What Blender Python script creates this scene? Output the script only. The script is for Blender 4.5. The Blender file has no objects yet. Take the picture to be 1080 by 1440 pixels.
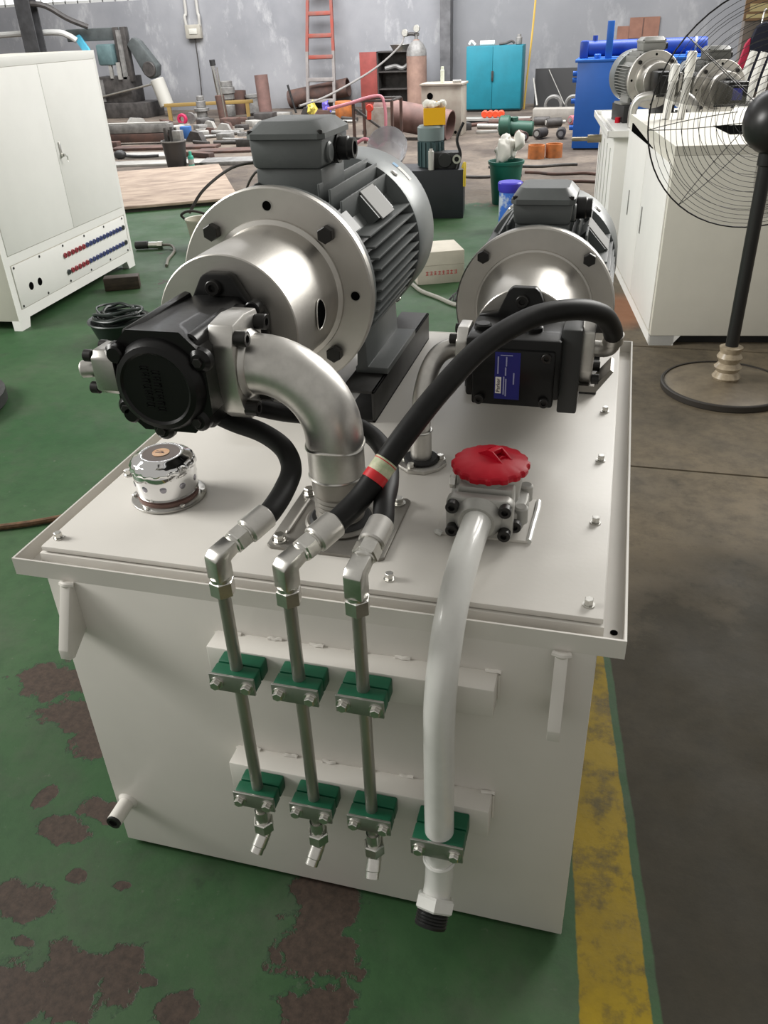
import bpy, bmesh, math, random
from mathutils import Matrix, Vector
random.seed(7)
SC = bpy.context.scene
COL = SC.collection
PI = math.pi

# ------------------------------------------------------------------ camera
cam_d = bpy.data.cameras.new('camera')
cam = bpy.data.objects.new('camera', cam_d)
COL.objects.link(cam)
YAW, PITCH, ROLL = -0.28489, 0.54330, -0.04458
_f = Vector((math.sin(YAW)*math.cos(PITCH), math.cos(YAW)*math.cos(PITCH), -math.sin(PITCH)))
_r = Vector((math.cos(YAW), -math.sin(YAW), 0))
_u = _r.cross(_f)
_r2 = _r*math.cos(ROLL) + _u*math.sin(ROLL)
_u2 = -_r*math.sin(ROLL) + _u*math.cos(ROLL)
cam.matrix_world = Matrix(((_r2.x, _u2.x, -_f.x, 0.926), (_r2.y, _u2.y, -_f.y, -0.918), (_r2.z, _u2.z, -_f.z, 1.469), (0, 0, 0, 1)))
cam_d.sensor_fit = 'VERTICAL'
cam_d.sensor_height = 36.0
cam_d.lens = 36.0*1137.8/1440.0
cam_d.clip_end = 200
SC.camera = cam

# ------------------------------------------------------------------ world, light, exposure
w = bpy.data.worlds.new('daylight'); SC.world = w; w.use_nodes = True
w.node_tree.nodes['Background'].inputs[0].default_value = (1.0, 0.97, 0.905, 1)
w.node_tree.nodes['Background'].inputs[1].default_value = 0.37
SC.view_settings.view_transform = 'Standard'
SC.view_settings.look = 'None'
SC.view_settings.gamma = 1
SC.view_settings.use_curve_mapping = False
SC.view_settings.exposure = 0.25

def area(name, loc, aim, sx, sy, power, col=(1, 1, 1)):
    d = bpy.data.lights.new(name, 'AREA'); d.shape = 'RECTANGLE'; d.size = sx; d.size_y = sy; d.energy = power; d.color = col
    o = bpy.data.objects.new(name, d); COL.objects.link(o); o.location = loc
    o.rotation_euler = (Vector(aim)-Vector(loc)).to_track_quat('-Z', 'Y').to_euler()
    return o
area('skylight_right', (4.8, 10.0, 5.6), (0.6, 2.0, 0.6), 4.0, 6.0, 960, (1.0, 0.98, 0.94))
area('skylight_back', (-3.5, 12.0, 6.0), (-3.5, 14.0, 0), 12.0, 4.0, 1550, (0.985, 0.985, 1.0))
area('doorway_left', (-6.5, -0.2, 4.4), (0, 1.2, 0.6), 3.0, 3.0, 560, (1.0, 0.985, 0.945))

# ------------------------------------------------------------------ materials
MATS = {}
def mat(name, col, rough=0.5, metal=0.0, var=0.0, vscale=6.0, col2=None, bump=0.0, bscale=60.0, spec=0.5, coat=0.0, trans=0.0, ior=1.45, stretch=None, detail=4.0, rvar=0.0, vlo=0.35, vhi=0.65):
    if name in MATS: return MATS[name]
    m = bpy.data.materials.new(name); m.use_nodes = True
    nt = m.node_tree; N = nt.nodes; L = nt.links
    b = N['Principled BSDF']
    b.inputs['Base Color'].default_value = (*col, 1); b.inputs['Roughness'].default_value = rough
    b.inputs['Metallic'].default_value = metal; b.inputs['Specular IOR Level'].default_value = spec
    b.inputs['Coat Weight'].default_value = coat; b.inputs['Transmission Weight'].default_value = trans; b.inputs['IOR'].default_value = ior
    if var > 0 or col2 or bump > 0 or rvar > 0:
        g = N.new('ShaderNodeTexCoord'); src = g.outputs['Object']
        if stretch:
            mp = N.new('ShaderNodeMapping'); mp.inputs['Scale'].default_value = stretch
            L.new(src, mp.inputs['Vector']); src = mp.outputs['Vector']
        n = N.new('ShaderNodeTexNoise'); n.inputs['Scale'].default_value = vscale; n.inputs['Detail'].default_value = detail; n.inputs['Roughness'].default_value = 0.6
        L.new(src, n.inputs['Vector'])
        if var > 0 or col2:
            rr = N.new('ShaderNodeMapRange'); rr.inputs[1].default_value = vlo; rr.inputs[2].default_value = vhi
            L.new(n.outputs['Fac'], rr.inputs[0])
            mx = N.new('ShaderNodeMix'); mx.data_type = 'RGBA'
            c2 = col2 if col2 else tuple(c*(1-var) for c in col)
            c1 = col if col2 else tuple(min(1, c*(1+var*0.5)) for c in col)
            mx.inputs[6].default_value = (*c1, 1); mx.inputs[7].default_value = (*c2, 1)
            L.new(rr.outputs[0], mx.inputs[0]); L.new(mx.outputs[2], b.inputs['Base Color'])
        if rvar > 0:
            r2 = N.new('ShaderNodeMapRange'); r2.inputs[1].default_value = 0.3; r2.inputs[2].default_value = 0.7
            r2.inputs[3].default_value = max(0.02, rough-rvar); r2.inputs[4].default_value = min(1, rough+rvar)
            L.new(n.outputs['Fac'], r2.inputs[0]); L.new(r2.outputs[0], b.inputs['Roughness'])
        if bump > 0:
            n2 = N.new('ShaderNodeTexNoise'); n2.inputs['Scale'].default_value = bscale; n2.inputs['Detail'].default_value = 3
            L.new(src, n2.inputs['Vector'])
            bp = N.new('ShaderNodeBump'); bp.inputs['Strength'].default_value = bump; bp.inputs['Distance'].default_value = 0.002
            L.new(n2.outputs['Fac'], bp.inputs['Height']); L.new(bp.outputs['Normal'], b.inputs['Normal'])
    MATS[name] = m
    return m

WHITE = mat('tank paint', (0.66, 0.635, 0.59), 0.42, var=0.05, vscale=3, bump=0.06, bscale=120)
PIPEWHITE = mat('pipe paint', (0.66, 0.66, 0.63), 0.3, var=0.07, vscale=12, coat=0.3)
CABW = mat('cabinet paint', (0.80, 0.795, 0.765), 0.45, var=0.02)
CABG = mat('shaded cabinet paint', (0.62, 0.60, 0.53), 0.55, var=0.03)  # cabinet white with the shade of sides and top mixed into the colour
MGREY = mat('motor grey paint', (0.105, 0.114, 0.113), 0.42, var=0.1, vscale=10, bump=0.1, bscale=150)
COWL = mat('cowl grey paint', (0.20, 0.215, 0.215), 0.4, metal=0.25, var=0.06)
CAST = mat('turned aluminium', (0.56, 0.54, 0.505), 0.43, metal=1.0, var=0.12, vscale=5, rvar=0.05, bump=0.08, bscale=220)
STEEL = mat('bare steel', (0.50, 0.49, 0.465), 0.32, metal=1.0, var=0.2, vscale=16, rvar=0.1)
STEELB = mat('bright brushed steel', (0.62, 0.605, 0.575), 0.40, metal=1.0, var=0.14, vscale=22, rvar=0.07, bump=0.03, bscale=90)
DULLST = mat('dull steel tube', (0.44, 0.425, 0.39), 0.45, metal=1.0, var=0.25, vscale=20, stretch=(1, 1, 0.2))
ZINC = mat('zinc plated steel', (0.68, 0.67, 0.635), 0.29, metal=1.0, var=0.12, vscale=40)
CHROME = mat('chrome', (0.83, 0.83, 0.84), 0.06, metal=1.0)
BLK = mat('black pump paint', (0.005, 0.005, 0.005), 0.34, spec=0.3, coat=0.05, bump=0.1, bscale=90)
BLKM = mat('black matt iron', (0.02, 0.02, 0.02), 0.55, var=0.4)
RAILM = mat('black channel steel', (0.045, 0.044, 0.042), 0.5, metal=0.3, var=0.5, vscale=8)
BOLTB = mat('black oxide bolt', (0.022, 0.021, 0.02), 0.38, metal=0.4)
RUB = mat('black rubber hose', (0.009, 0.009, 0.009), 0.5, var=0.3, vscale=40, spec=0.25)
RUB2 = mat('black rubber seal', (0.015, 0.015, 0.015), 0.6)
CLAMPG = mat('green plastic', (0.004, 0.095, 0.045), 0.45, var=0.1, vscale=30)
REDP = mat('red plastic', (0.47, 0.004, 0.018), 0.42, spec=0.3, var=0.1, vscale=20)
FILT = mat('filter aluminium paint', (0.40, 0.395, 0.37), 0.42, metal=0.35, var=0.15, vscale=15)
HOLE = mat('dark hole', (0.004, 0.004, 0.004), 0.9, spec=0.0)
PLATEG = mat('plate grey steel', (0.29, 0.275, 0.25), 0.42, metal=0.75, var=0.15, vscale=9)
GASK = mat('reddish gasket', (0.20, 0.12, 0.10), 0.6)
BLUEL = mat('blue label', (0.012, 0.016, 0.16), 0.4)
PAPER = mat('white label', (0.75, 0.73, 0.66), 0.5)
INK = mat('dark ink', (0.05, 0.03, 0.05), 0.6)
REDI = mat('red ink', (0.52, 0.03, 0.04), 0.55)
PALEI = mat('pale ink', (0.30, 0.31, 0.48), 0.5)

# ------------------------------------------------------------------ mesh helpers
class MB:
    def __init__(s, M=None): s.v = []; s.f = []; s.M = M
    def add(s, vs, fs):
        o = len(s.v)
        s.v += [tuple(s.M @ Vector(p)) if s.M else tuple(p) for p in vs]
        s.f += [tuple(i+o for i in f) for f in fs]
    def box(s, x0, x1, y0, y1, z0, z1, b=0.0):
        b = min(b, abs(x1-x0)*.45, abs(y1-y0)*.45, abs(z1-z0)*.45)
        if b <= 0:
            v = [(x, y, z) for x in (x0, x1) for y in (y0, y1) for z in (z0, z1)]
            s.add(v, [(0, 1, 3, 2), (4, 6, 7, 5), (0, 4, 5, 1), (2, 3, 7, 6), (0, 2, 6, 4), (1, 5, 7, 3)]); return
        bm = bmesh.new(); bmesh.ops.create_cube(bm, size=1)
        for q in bm.verts: q.co = Vector(((x0+x1)/2+q.co.x*(x1-x0), (y0+y1)/2+q.co.y*(y1-y0), (z0+z1)/2+q.co.z*(z1-z0)))
        bmesh.ops.bevel(bm, geom=list(bm.edges), offset=b, segments=2, profile=0.5, affect='EDGES')
        bm.verts.index_update()
        s.add([tuple(q.co) for q in bm.verts], [tuple(q.index for q in f.verts) for f in bm.faces]); bm.free()
    def frame(s, p0, p1):
        p0 = Vector(p0); d = (Vector(p1)-p0).normalized()
        a = Vector((0, 0, 1)) if abs(d.z) < .9 else Vector((1, 0, 0))
        x = a.cross(d).normalized(); return p0, d, x, d.cross(x)
    def lathe(s, prof, p0, p1, n=24, ph=0.0):
        o, d, x, y = s.frame(p0, p1); vs = []; fs = []
        for (r, h) in prof:
            for k in range(n):
                a = 2*PI*k/n+ph; vs.append(o+d*h+(x*math.cos(a)+y*math.sin(a))*r)
        for i in range(len(prof)-1):
            for k in range(n):
                k2 = (k+1) % n; fs.append((i*n+k, i*n+k2, (i+1)*n+k2, (i+1)*n+k))
        if prof[0][0] > 1e-6: fs.append(tuple(range(n-1, -1, -1)))
        if prof[-1][0] > 1e-6: fs.append(tuple((len(prof)-1)*n+k for k in range(n)))
        s.add(vs, fs)
    def cyl(s, p0, p1, r, r1=None, n=20, b=0.0, ph=0.0):
        h = (Vector(p1)-Vector(p0)).length; r1 = r if r1 is None else r1
        pr = [(r-b, 0), (r, b), (r1, h-b), (r1-b, h)] if b > 0 else [(r, 0), (r1, h)]
        s.lathe(pr, p0, p1, n, ph)
    def ring(s, p0, p1, ro, ri, n=28, b=0.0):
        h = (Vector(p1)-Vector(p0)).length
        o, d, x, y = s.frame(p0, p1); vs = []; fs = []
        prof = [(ri, 0), (ro-b, 0), (ro, b), (ro, h-b), (ro-b, h), (ri, h)] if b > 0 else [(ri, 0), (ro, 0), (ro, h), (ri, h)]
        m = len(prof)
        for (r, hh) in prof:
            for k in range(n):
                a = 2*PI*k/n; vs.append(o+d*hh+(x*math.cos(a)+y*math.sin(a))*r)
        for i in range(m):
            j = (i+1) % m
            for k in range(n):
                k2 = (k+1) % n; fs.append((i*n+k, i*n+k2, j*n+k2, j*n+k))
        s.add(vs, fs)
    def hexn(s, p0, p1, r, ph=0.0):
        h = (Vector(p1)-Vector(p0)).length; c = r*.1
        s.lathe([(r*.88, 0), (r, c), (r, h-c), (r*.88, h)], p0, p1, 6, ph)
    def tube(s, path, r, n=14, sub=6, closed=False, rf=None):
        P = [Vector(p) for p in path]
        if sub > 1 and len(P) > 2:
            Q = []
            m = len(P)
            for i in range(m if closed else m-1):
                a = P[(i-1) % m] if (closed or i > 0) else P[0]*2-P[1]
                b, c = P[i], P[(i+1) % m]
                e = P[(i+2) % m] if (closed or i+2 < m) else c*2-b
                for k in range(sub):
                    t = k/sub
                    Q.append(.5*((2*b)+(c-a)*t+(2*a-5*b+4*c-e)*t*t+(3*b-a-3*c+e)*t**3))
            if not closed: Q.append(P[-1])
            P = Q
        m = len(P); vs = []; fs = []; x = None
        for i in range(m):
            if closed: d = (P[(i+1) % m]-P[i-1]).normalized()
            else: d = (P[min(i+1, m-1)]-P[max(i-1, 0)]).normalized()
            if x is None:
                a = Vector((0, 0, 1)) if abs(d.z) < .9 else Vector((1, 0, 0)); x = a.cross(d).normalized()
            else: x = (x-d*x.dot(d)).normalized()
            y = d.cross(x); rr = r if rf is None else r*rf(i/(m-1))
            for k in range(n):
                a = 2*PI*k/n; vs.append(P[i]+(x*math.cos(a)+y*math.sin(a))*rr)
        for i in range(m if closed else m-1):
            j = (i+1) % m
            for k in range(n):
                k2 = (k+1) % n; fs.append((i*n+k, i*n+k2, j*n+k2, j*n+k))
        if not closed:
            fs.append(tuple(range(n-1, -1, -1))); fs.append(tuple((m-1)*n+k for k in range(n)))
        s.add(vs, fs)
    def prism(s, poly, ax, a0, a1, b=0.0):
        def P(u, v, a): return {'x': (a, u, v), 'y': (u, a, v), 'z': (u, v, a)}[ax]
        n = len(poly)
        bm = bmesh.new()
        lo = [bm.verts.new(P(u, v, a0)) for u, v in poly]; hi = [bm.verts.new(P(u, v, a1)) for u, v in poly]
        bm.faces.new(lo); bm.faces.new(hi[::-1])
        for i in range(n): bm.faces.new((lo[i], lo[(i+1) % n], hi[(i+1) % n], hi[i]))
        bmesh.ops.recalc_face_normals(bm, faces=list(bm.faces))
        if b > 0:
            es = [e for e in bm.edges if len(e.link_faces) == 2 and e.calc_face_angle(0) > .4]
            bmesh.ops.bevel(bm, geom=es, offset=b, segments=2, profile=.5, affect='EDGES')
        bm.verts.index_update()
        s.add([tuple(q.co) for q in bm.verts], [tuple(q.index for q in f.verts) for f in bm.faces]); bm.free()
    def sphere(s, c, r, n=16, sz=1.0, sx=1.0, sy=1.0):
        m = n//2
        prof = [(max(1e-7, r*math.sin(PI*i/m)), -r*math.cos(PI*i/m)) for i in range(m+1)]
        c = Vector(c); vs = []; fs = []
        for (q, h) in prof:
            for k in range(n):
                a = 2*PI*k/n; vs.append((c.x+q*sx*math.cos(a), c.y+q*sy*math.sin(a), c.z+h*sz))
        for i in range(m):
            for k in range(n):
                k2 = (k+1) % n; fs.append((i*n+k, i*n+k2, (i+1)*n+k2, (i+1)*n+k))
        s.add(vs, fs)
    def crumple(s, amp, freq=9.0):
        from mathutils import noise
        s.v = [tuple(Vector(p)+noise.noise_vector(Vector(p)*freq)*amp+noise.noise_vector(Vector(p)*freq*2.7)*amp*.4) for p in s.v]
        return s
    def mesh(s, name, m, sharp=35):
        me = bpy.data.meshes.new(name); me.from_pydata(s.v, [], s.f); me.update()
        bm = bmesh.new(); bm.from_mesh(me); bmesh.ops.recalc_face_normals(bm, faces=list(bm.faces)); bm.to_mesh(me); bm.free()
        me.shade_smooth()
        if sharp: me.set_sharp_from_angle(angle=math.radians(sharp))
        me.materials.append(m); return me
    def build(s, name, m, parent=None, sharp=35, label=None):
        return put(name, s.mesh(name, m, sharp), parent, label=label)

def put(name, me, parent=None, loc=None, rot=None, label=None):
    o = bpy.data.objects.new(name, me); COL.objects.link(o)
    if parent: o.parent = parent
    if loc is not None: o.location = loc
    if rot is not None: o.rotation_euler = rot
    if label: o['label'] = label
    return o
def tag(o, label, cat, group=None, kind=None):
    o['label'] = label; o['category'] = cat
    if group: o['group'] = group
    if kind: o['kind'] = kind
    return o
def thing(name, label, cat, loc=(0, 0, 0), rz=0.0, group=None):
    o = bpy.data.objects.new(name, None); COL.objects.link(o); o.empty_display_size = .05
    o.location = loc; o.rotation_euler = (0, 0, rz)
    return tag(o, label, cat, group)
def struct(o): o['kind'] = 'structure'; return o
def copy_tree(o, parent=None):
    c = o.copy(); COL.objects.link(c); c.parent = parent
    for ch in list(o.children): copy_tree(ch, c)
    return c
def text_mesh(txt, size, m, depth=0.0005, name='lettering'):
    cu = bpy.data.curves.new('t', 'FONT'); cu.body = txt; cu.size = size; cu.extrude = depth; cu.align_x = 'CENTER'; cu.align_y = 'CENTER'
    cu.resolution_u = 3
    o = bpy.data.objects.new('t', cu); COL.objects.link(o)
    dg = bpy.context.evaluated_depsgraph_get()
    me = bpy.data.meshes.new_from_object(o.evaluated_get(dg)); me.name = name
    me.materials.clear(); me.materials.append(m)
    bpy.data.objects.remove(o); bpy.data.curves.remove(cu)
    return me
_c = {}
def hexbolt_mesh(r, h, m, washer=True):
    k = ('hb', r, h, m.name, washer)
    if k not in _c:
        b = MB()
        if washer: b.cyl((0, 0, 0), (0, 0, h*.2), r*1.35, n=16)
        b.hexn((0, 0, h*.2 if washer else 0), (0, 0, h), r); _c[k] = b.mesh('bolt', m)
    return _c[k]
def capbolt_mesh(r, h, m):
    k = ('cb', r, h, m.name)
    if k not in _c:
        b = MB(); b.ring((0, 0, 0), (0, 0, h), r, r*.5, n=20, b=r*.1); b.cyl((0, 0, 0), (0, 0, h*.55), r*.52, n=6); _c[k] = b.mesh('bolt', m)
    return _c[k]
ROT = {'+z': (0, 0, 0), '-z': (PI, 0, 0), '-y': (PI/2, 0, 0), '+y': (-PI/2, 0, 0), '+x': (0, PI/2, 0), '-x': (0, -PI/2, 0)}
# ------------------------------------------------------------------ setting: floor and walls
def floor_material():
    m = bpy.data.materials.new('workshop floor'); m.use_nodes = True
    nt = m.node_tree; N = nt.nodes; L = nt.links; b = N['Principled BSDF']
    tc = N.new('ShaderNodeTexCoord'); pos = tc.outputs['Object']
    sep = N.new('ShaderNodeSeparateXYZ'); L.new(pos, sep.inputs[0])
    def noise(sc, det=5, rough=.6, src=pos, out='Fac'):
        n = N.new('ShaderNodeTexNoise'); n.inputs['Scale'].default_value = sc; n.inputs['Detail'].default_value = det; n.inputs['Roughness'].default_value = rough
        L.new(src, n.inputs['Vector']); return n.outputs[out]
    def math_(op, a, c=None, d=None):
        n = N.new('ShaderNodeMath'); n.operation = op
        for i, q in enumerate((a, c, d)):
            if q is None: continue
            if isinstance(q, (int, float)): n.inputs[i].default_value = q
            else: L.new(q, n.inputs[i])
        return n.outputs[0]
    def ramp(x, lo, hi, a=0.0, c=1.0):
        n = N.new('ShaderNodeMapRange'); n.inputs[1].default_value = lo; n.inputs[2].default_value = hi; n.inputs[3].default_value = a; n.inputs[4].default_value = c
        L.new(x, n.inputs[0]); return n.outputs[0]
    def mix(fac, c1, c2):
        n = N.new('ShaderNodeMix'); n.data_type = 'RGBA'
        L.new(fac, n.inputs[0])
        for i, q in ((6, c1), (7, c2)):
            if isinstance(q, tuple): n.inputs[i].default_value = (*q, 1)
            else: L.new(q, n.inputs[i])
        return n.outputs[2]
    X, Y = sep.outputs[0], sep.outputs[1]
    wob = ramp(noise(9, 6, .7), .3, .7, -.05, .05)
    # concrete
    n1 = noise(1.3, 8, .65); n2 = noise(14, 6, .7); n3 = noise(70, 3, .6)
    conc = mix(ramp(n1, .35, .65), (0.18, 0.145, 0.098), (0.098, 0.083, 0.06))
    conc = mix(ramp(n2, .42, .72, 0, .55), conc, (0.045, 0.040, 0.033))
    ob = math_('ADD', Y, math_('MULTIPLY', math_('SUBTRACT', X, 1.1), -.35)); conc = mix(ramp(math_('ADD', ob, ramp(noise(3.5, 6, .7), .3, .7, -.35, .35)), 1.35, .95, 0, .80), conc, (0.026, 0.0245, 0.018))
    conc = mix(ramp(noise(45, 6, .75), .70, .80, 0, .45), conc, (0.22, 0.20, 0.165))
    conc = mix(ramp(noise(2.6, 9, .8), .58, .70, 0, .5), conc, (0.035, 0.032, 0.026))
    dirt = mix(ramp(noise(.9, 7, .7), .38, .62), (0.17, 0.14, 0.112), (0.07, 0.056, 0.047))
    dirt = mix(ramp(n2, .5, .7, 0, .6), dirt, (0.05, 0.042, 0.038))
    conc = mix(ramp(Y, 6.0, 8.0), conc, dirt)
    # rust coloured stain beside the right cabinet
    dx = math_('SUBTRACT', X, 0.99); dy = math_('SUBTRACT', Y, 3.85)
    rs = math_('ADD', math_('MULTIPLY', dx, dx), math_('MULTIPLY', math_('MULTIPLY', dy, dy), .35))
    conc = mix(ramp(rs, .05, .012, 0, .55), conc, (0.30, 0.105, 0.04))
    # green paint
    g = mix(ramp(noise(.8, 5, .6), .35, .65), (0.020, 0.068, 0.022), (0.048, 0.092, 0.042))
    g = mix(ramp(n2, .45, .75, 0, .45), g, (0.015, 0.034, 0.016))
    g = mix(ramp(noise(38, 4, .6), .66, .76, 0, .5), g, (0.12, 0.13, 0.10))
    g = mix(ramp(noise(3.3, 8, .75), .50, .72, 0, .55), g, (0.062, 0.072, 0.052))
    g = mix(ramp(noise(5.5, 8, .8), .60, .72, 0, .6), g, (0.018, 0.026, 0.018))
    # worn patches down to red-brown screed
    patch = None
    for (cx, cy, rx, ry) in [(-.40, .40, .10, .075), (-.25, .30, .12, .06), (-.17, .24, .06, .06), (-.10, .00, .07, .035), (-.05, .055, .06, .03), (-.19, .06, .02, .035), (-.09, -.175, .075, .04),
                             (.10, -.28, .09, .05), (.19, -.255, .05, .06), (.03, -.33, .12, .05), (.325, -.285, .045, .028), (.25, -.255, .03, .015), (.51, -.03, .075, .07), (.53, -.13, .08, .06), (.56, -.23, .06, .06),
                             (-.36, -.12, .03, .012), (-.02, -.245, .03, .012), (.0, -.10, .018, .016), (.10, -.095, .022, .012)]:
        ax = math_('DIVIDE', math_('SUBTRACT', X, cx), rx); ay = math_('DIVIDE', math_('SUBTRACT', Y, cy), ry)
        d = math_('SQRT', math_('ADD', math_('MULTIPLY', ax, ax), math_('MULTIPLY', ay, ay)))
        patch = d if patch is None else math_('MINIMUM', patch, d)
    pw = math_('ADD', patch, ramp(noise(14, 5, .65), .25, .75, -.75, .75))
    pm = ramp(pw, .98, .90)
    rest = ramp(noise(2.1, 7, .72), .655, .668)
    far = ramp(Y, .9, 1.6); rest = math_('MULTIPLY', rest, far)
    wear = math_('MAXIMUM', pm, rest)
    edge = math_('SUBTRACT', ramp(pw, 1.10, .98), pm)
    brown = mix(ramp(noise(60, 4, .7), .35, .65), (0.066, 0.046, 0.035), (0.038, 0.028, 0.022))
    g = mix(math_('MULTIPLY', math_('MAXIMUM', edge, 0.0), .5), g, (0.015, 0.03, 0.02))
    g = mix(wear, g, brown)
    # yellow lane
    lr = math_('ADD', X, math_('MULTIPLY', Y, .122)); ll = math_('ADD', X, math_('MULTIPLY', Y, .10))
    wob2 = math_('MULTIPLY', wob, .06)
    yel = mix(ramp(noise(7, 6, .7), .4, .7), (0.24, 0.165, 0.004), (0.15, 0.105, 0.008))
    yel = mix(ramp(n2, .50, .66, 0, .8), yel, (0.06, 0.048, 0.018))
    yel = mix(ramp(noise(4.5, 7, .75), .55, .63, 0, .7), yel, (0.07, 0.055, 0.03))
    my = math_('MULTIPLY', ramp(math_('ADD', ll, wob2), .990, .993), ramp(math_('ADD', lr, wob2), 1.112, 1.109))
    my = math_('MULTIPLY', my, ramp(Y, 4.6, 4.4))
    g = mix(my, g, yel)
    # strip of green right of the lane, then concrete
    mg = math_('MULTIPLY', ramp(math_('ADD', lr, wob2), 1.130, 1.126), ramp(math_('ADD', Y, math_('MULTIPLY', wob, 4.0)), 6.95, 6.9))
    ml = ramp(math_('ADD', X, math_('MULTIPLY', wob, 3)), -9.0, -8.9)
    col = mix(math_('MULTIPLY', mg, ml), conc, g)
    L.new(col, b.inputs['Base Color'])
    L.new(math_('ADD', ramp(noise(3, 5), .3, .7, .48, .70), math_('MULTIPLY', math_('SUBTRACT', 1.0, mg), .2)), b.inputs['Roughness']); b.inputs['Specular IOR Level'].default_value = .22
    bp = N.new('ShaderNodeBump'); bp.inputs['Strength'].default_value = .35; bp.inputs['Distance'].default_value = .004
    hgt = math_('SUBTRACT', math_('ADD', math_('MULTIPLY', n2, .4), math_('MULTIPLY', n3, .25)), math_('MULTIPLY', math_('MULTIPLY', wear, mg), .5))
    L.new(hgt, bp.inputs['Height']); L.new(bp.outputs['Normal'], b.inputs['Normal'])
    return m
b = MB()
x0, x1, yA, yB = -16.0, 7.0, -3.5, 17.2
j1, j2 = (1.92, 1.932), (3.255, 3.27)
jx = 1.0
def quad(xa, xb, ya, yb, z=0.0): b.add([(xa, ya, z), (xb, ya, z), (xb, yb, z), (xa, yb, z)], [(0, 1, 2, 3)])
quad(x0, jx, yA, yB)
for ya, yb in ((yA, j1[0]), (j1[1], j2[0]), (j2[1], yB)): quad(jx, x1, ya, yb)
for ya, yb in (j1, j2):
    quad(jx, x1, ya, yb, -.012)
    b.add([(jx, ya, 0), (x1, ya, 0), (x1, ya, -.012), (jx, ya, -.012)], [(0, 1, 2, 3)])
    b.add([(jx, yb, 0), (x1, yb, 0), (x1, yb, -.012), (jx, yb, -.012)], [(0, 1, 2, 3)])
    b.add([(jx, ya, 0), (jx, yb, 0), (jx, yb, -.012), (jx, ya, -.012)], [(0, 1, 2, 3)])
b.box(x0, x1, yA, yB, -.1, -.0121)
struct(b.build('floor', floor_material(), sharp=None))

def wall_material():
    m = mat('workshop wall', (0.31, 0.312, 0.325), 0.85, col2=(0.19, 0.195, 0.21), vscale=.55, detail=9, vlo=.3, vhi=.72)
    nt = m.node_tree; N = nt.nodes; L = nt.links; bs = N['Principled BSDF']
    src = bs.inputs['Base Color'].links[0].from_socket
    tc = N.new('ShaderNodeTexCoord')
    mp = N.new('ShaderNodeMapping'); mp.inputs['Scale'].default_value = (1.1, 1, .55); L.new(tc.outputs['Object'], mp.inputs[0])
    n = N.new('ShaderNodeTexNoise'); n.inputs['Scale'].default_value = 1.7; n.inputs['Detail'].default_value = 8; n.inputs['Roughness'].default_value = .7; L.new(mp.outputs[0], n.inputs['Vector'])
    r = N.new('ShaderNodeMapRange'); r.inputs[1].default_value = .54; r.inputs[2].default_value = .72; r.inputs[4].default_value = .75; L.new(n.outputs['Fac'], r.inputs[0])
    x = N.new('ShaderNodeMix'); x.data_type = 'RGBA'; x.inputs[7].default_value = (.50, .50, .50, 1); L.new(r.outputs[0], x.inputs[0]); L.new(src, x.inputs[6])
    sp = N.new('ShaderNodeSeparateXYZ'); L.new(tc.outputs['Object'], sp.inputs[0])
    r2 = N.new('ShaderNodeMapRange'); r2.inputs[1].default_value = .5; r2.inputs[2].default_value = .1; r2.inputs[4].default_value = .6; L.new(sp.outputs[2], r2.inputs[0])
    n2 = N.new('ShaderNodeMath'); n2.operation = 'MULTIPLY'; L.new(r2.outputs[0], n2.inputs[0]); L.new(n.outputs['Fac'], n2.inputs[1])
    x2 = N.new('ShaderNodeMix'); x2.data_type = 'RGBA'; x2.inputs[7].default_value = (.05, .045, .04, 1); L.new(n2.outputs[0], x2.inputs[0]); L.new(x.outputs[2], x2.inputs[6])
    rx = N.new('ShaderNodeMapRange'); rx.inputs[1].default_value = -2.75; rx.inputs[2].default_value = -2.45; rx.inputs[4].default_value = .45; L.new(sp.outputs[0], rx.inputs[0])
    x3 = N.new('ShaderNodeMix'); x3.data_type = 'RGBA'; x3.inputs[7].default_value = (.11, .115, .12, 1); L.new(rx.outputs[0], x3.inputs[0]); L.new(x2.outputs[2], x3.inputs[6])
    L.new(x3.outputs[2], bs.inputs['Base Color'])
    return m
b = MB()
WZ = 2.07
b.box(x0, x1, 17.0, 17.2, 0, WZ); b.box(-7.9, x1, 17.0, 17.2, WZ, 4.5); b.box(x0, -7.9, 17.0, 17.2, 3.3, 4.5)
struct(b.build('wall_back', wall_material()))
wn = b = MB()
b.box(x0, -7.9, 17.02, 17.06, WZ, WZ+.05); b.box(x0, -7.9, 17.02, 17.06, 3.25, 3.3)
for i in range(28): b.box(x0+i*.3-.012, x0+i*.3+.012, 17.02, 17.05, WZ, 3.3)
fr = struct(b.build('window_1', mat('window bar paint', (.5, .5, .48), .5)))
gl = mat('frosted glass lit by the sky', (.85, .87, .88), .4)
gl.node_tree.nodes['Principled BSDF'].inputs['Emission Color'].default_value = (.92, .96, 1, 1)
gl.node_tree.nodes['Principled BSDF'].inputs['Emission Strength'].default_value = .75
b = MB(); b.box(0, .276, 0, .01, 0, 1.15); pm = b.mesh('pane', gl)
for i in range(10, 27): put('pane', pm, fr, (x0+i*.3+.012, 17.06, WZ+.05))
b = MB(); b.prism([(-2.70, 0), (-2.50, 0), (-2.50, 4.5), (-2.70, 4.5)], 'y', 16.72, 17.0)
struct(b.build('trim_1', mat('grey steel column', (.12, .12, .125), .6, var=.3)))
b = MB()
for (ya, yb, xa, xb) in ((14.9, 14.93, -10.62, -10.30), (15.12, 15.15, -10.62, -10.30), (14.93, 15.12, -10.47, -10.45)): b.box(xa, xb, ya, yb, 0, 4.0)
struct(b.build('trim_2', mat('dark steel column', (.05, .05, .052), .6, var=.3)))

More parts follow.
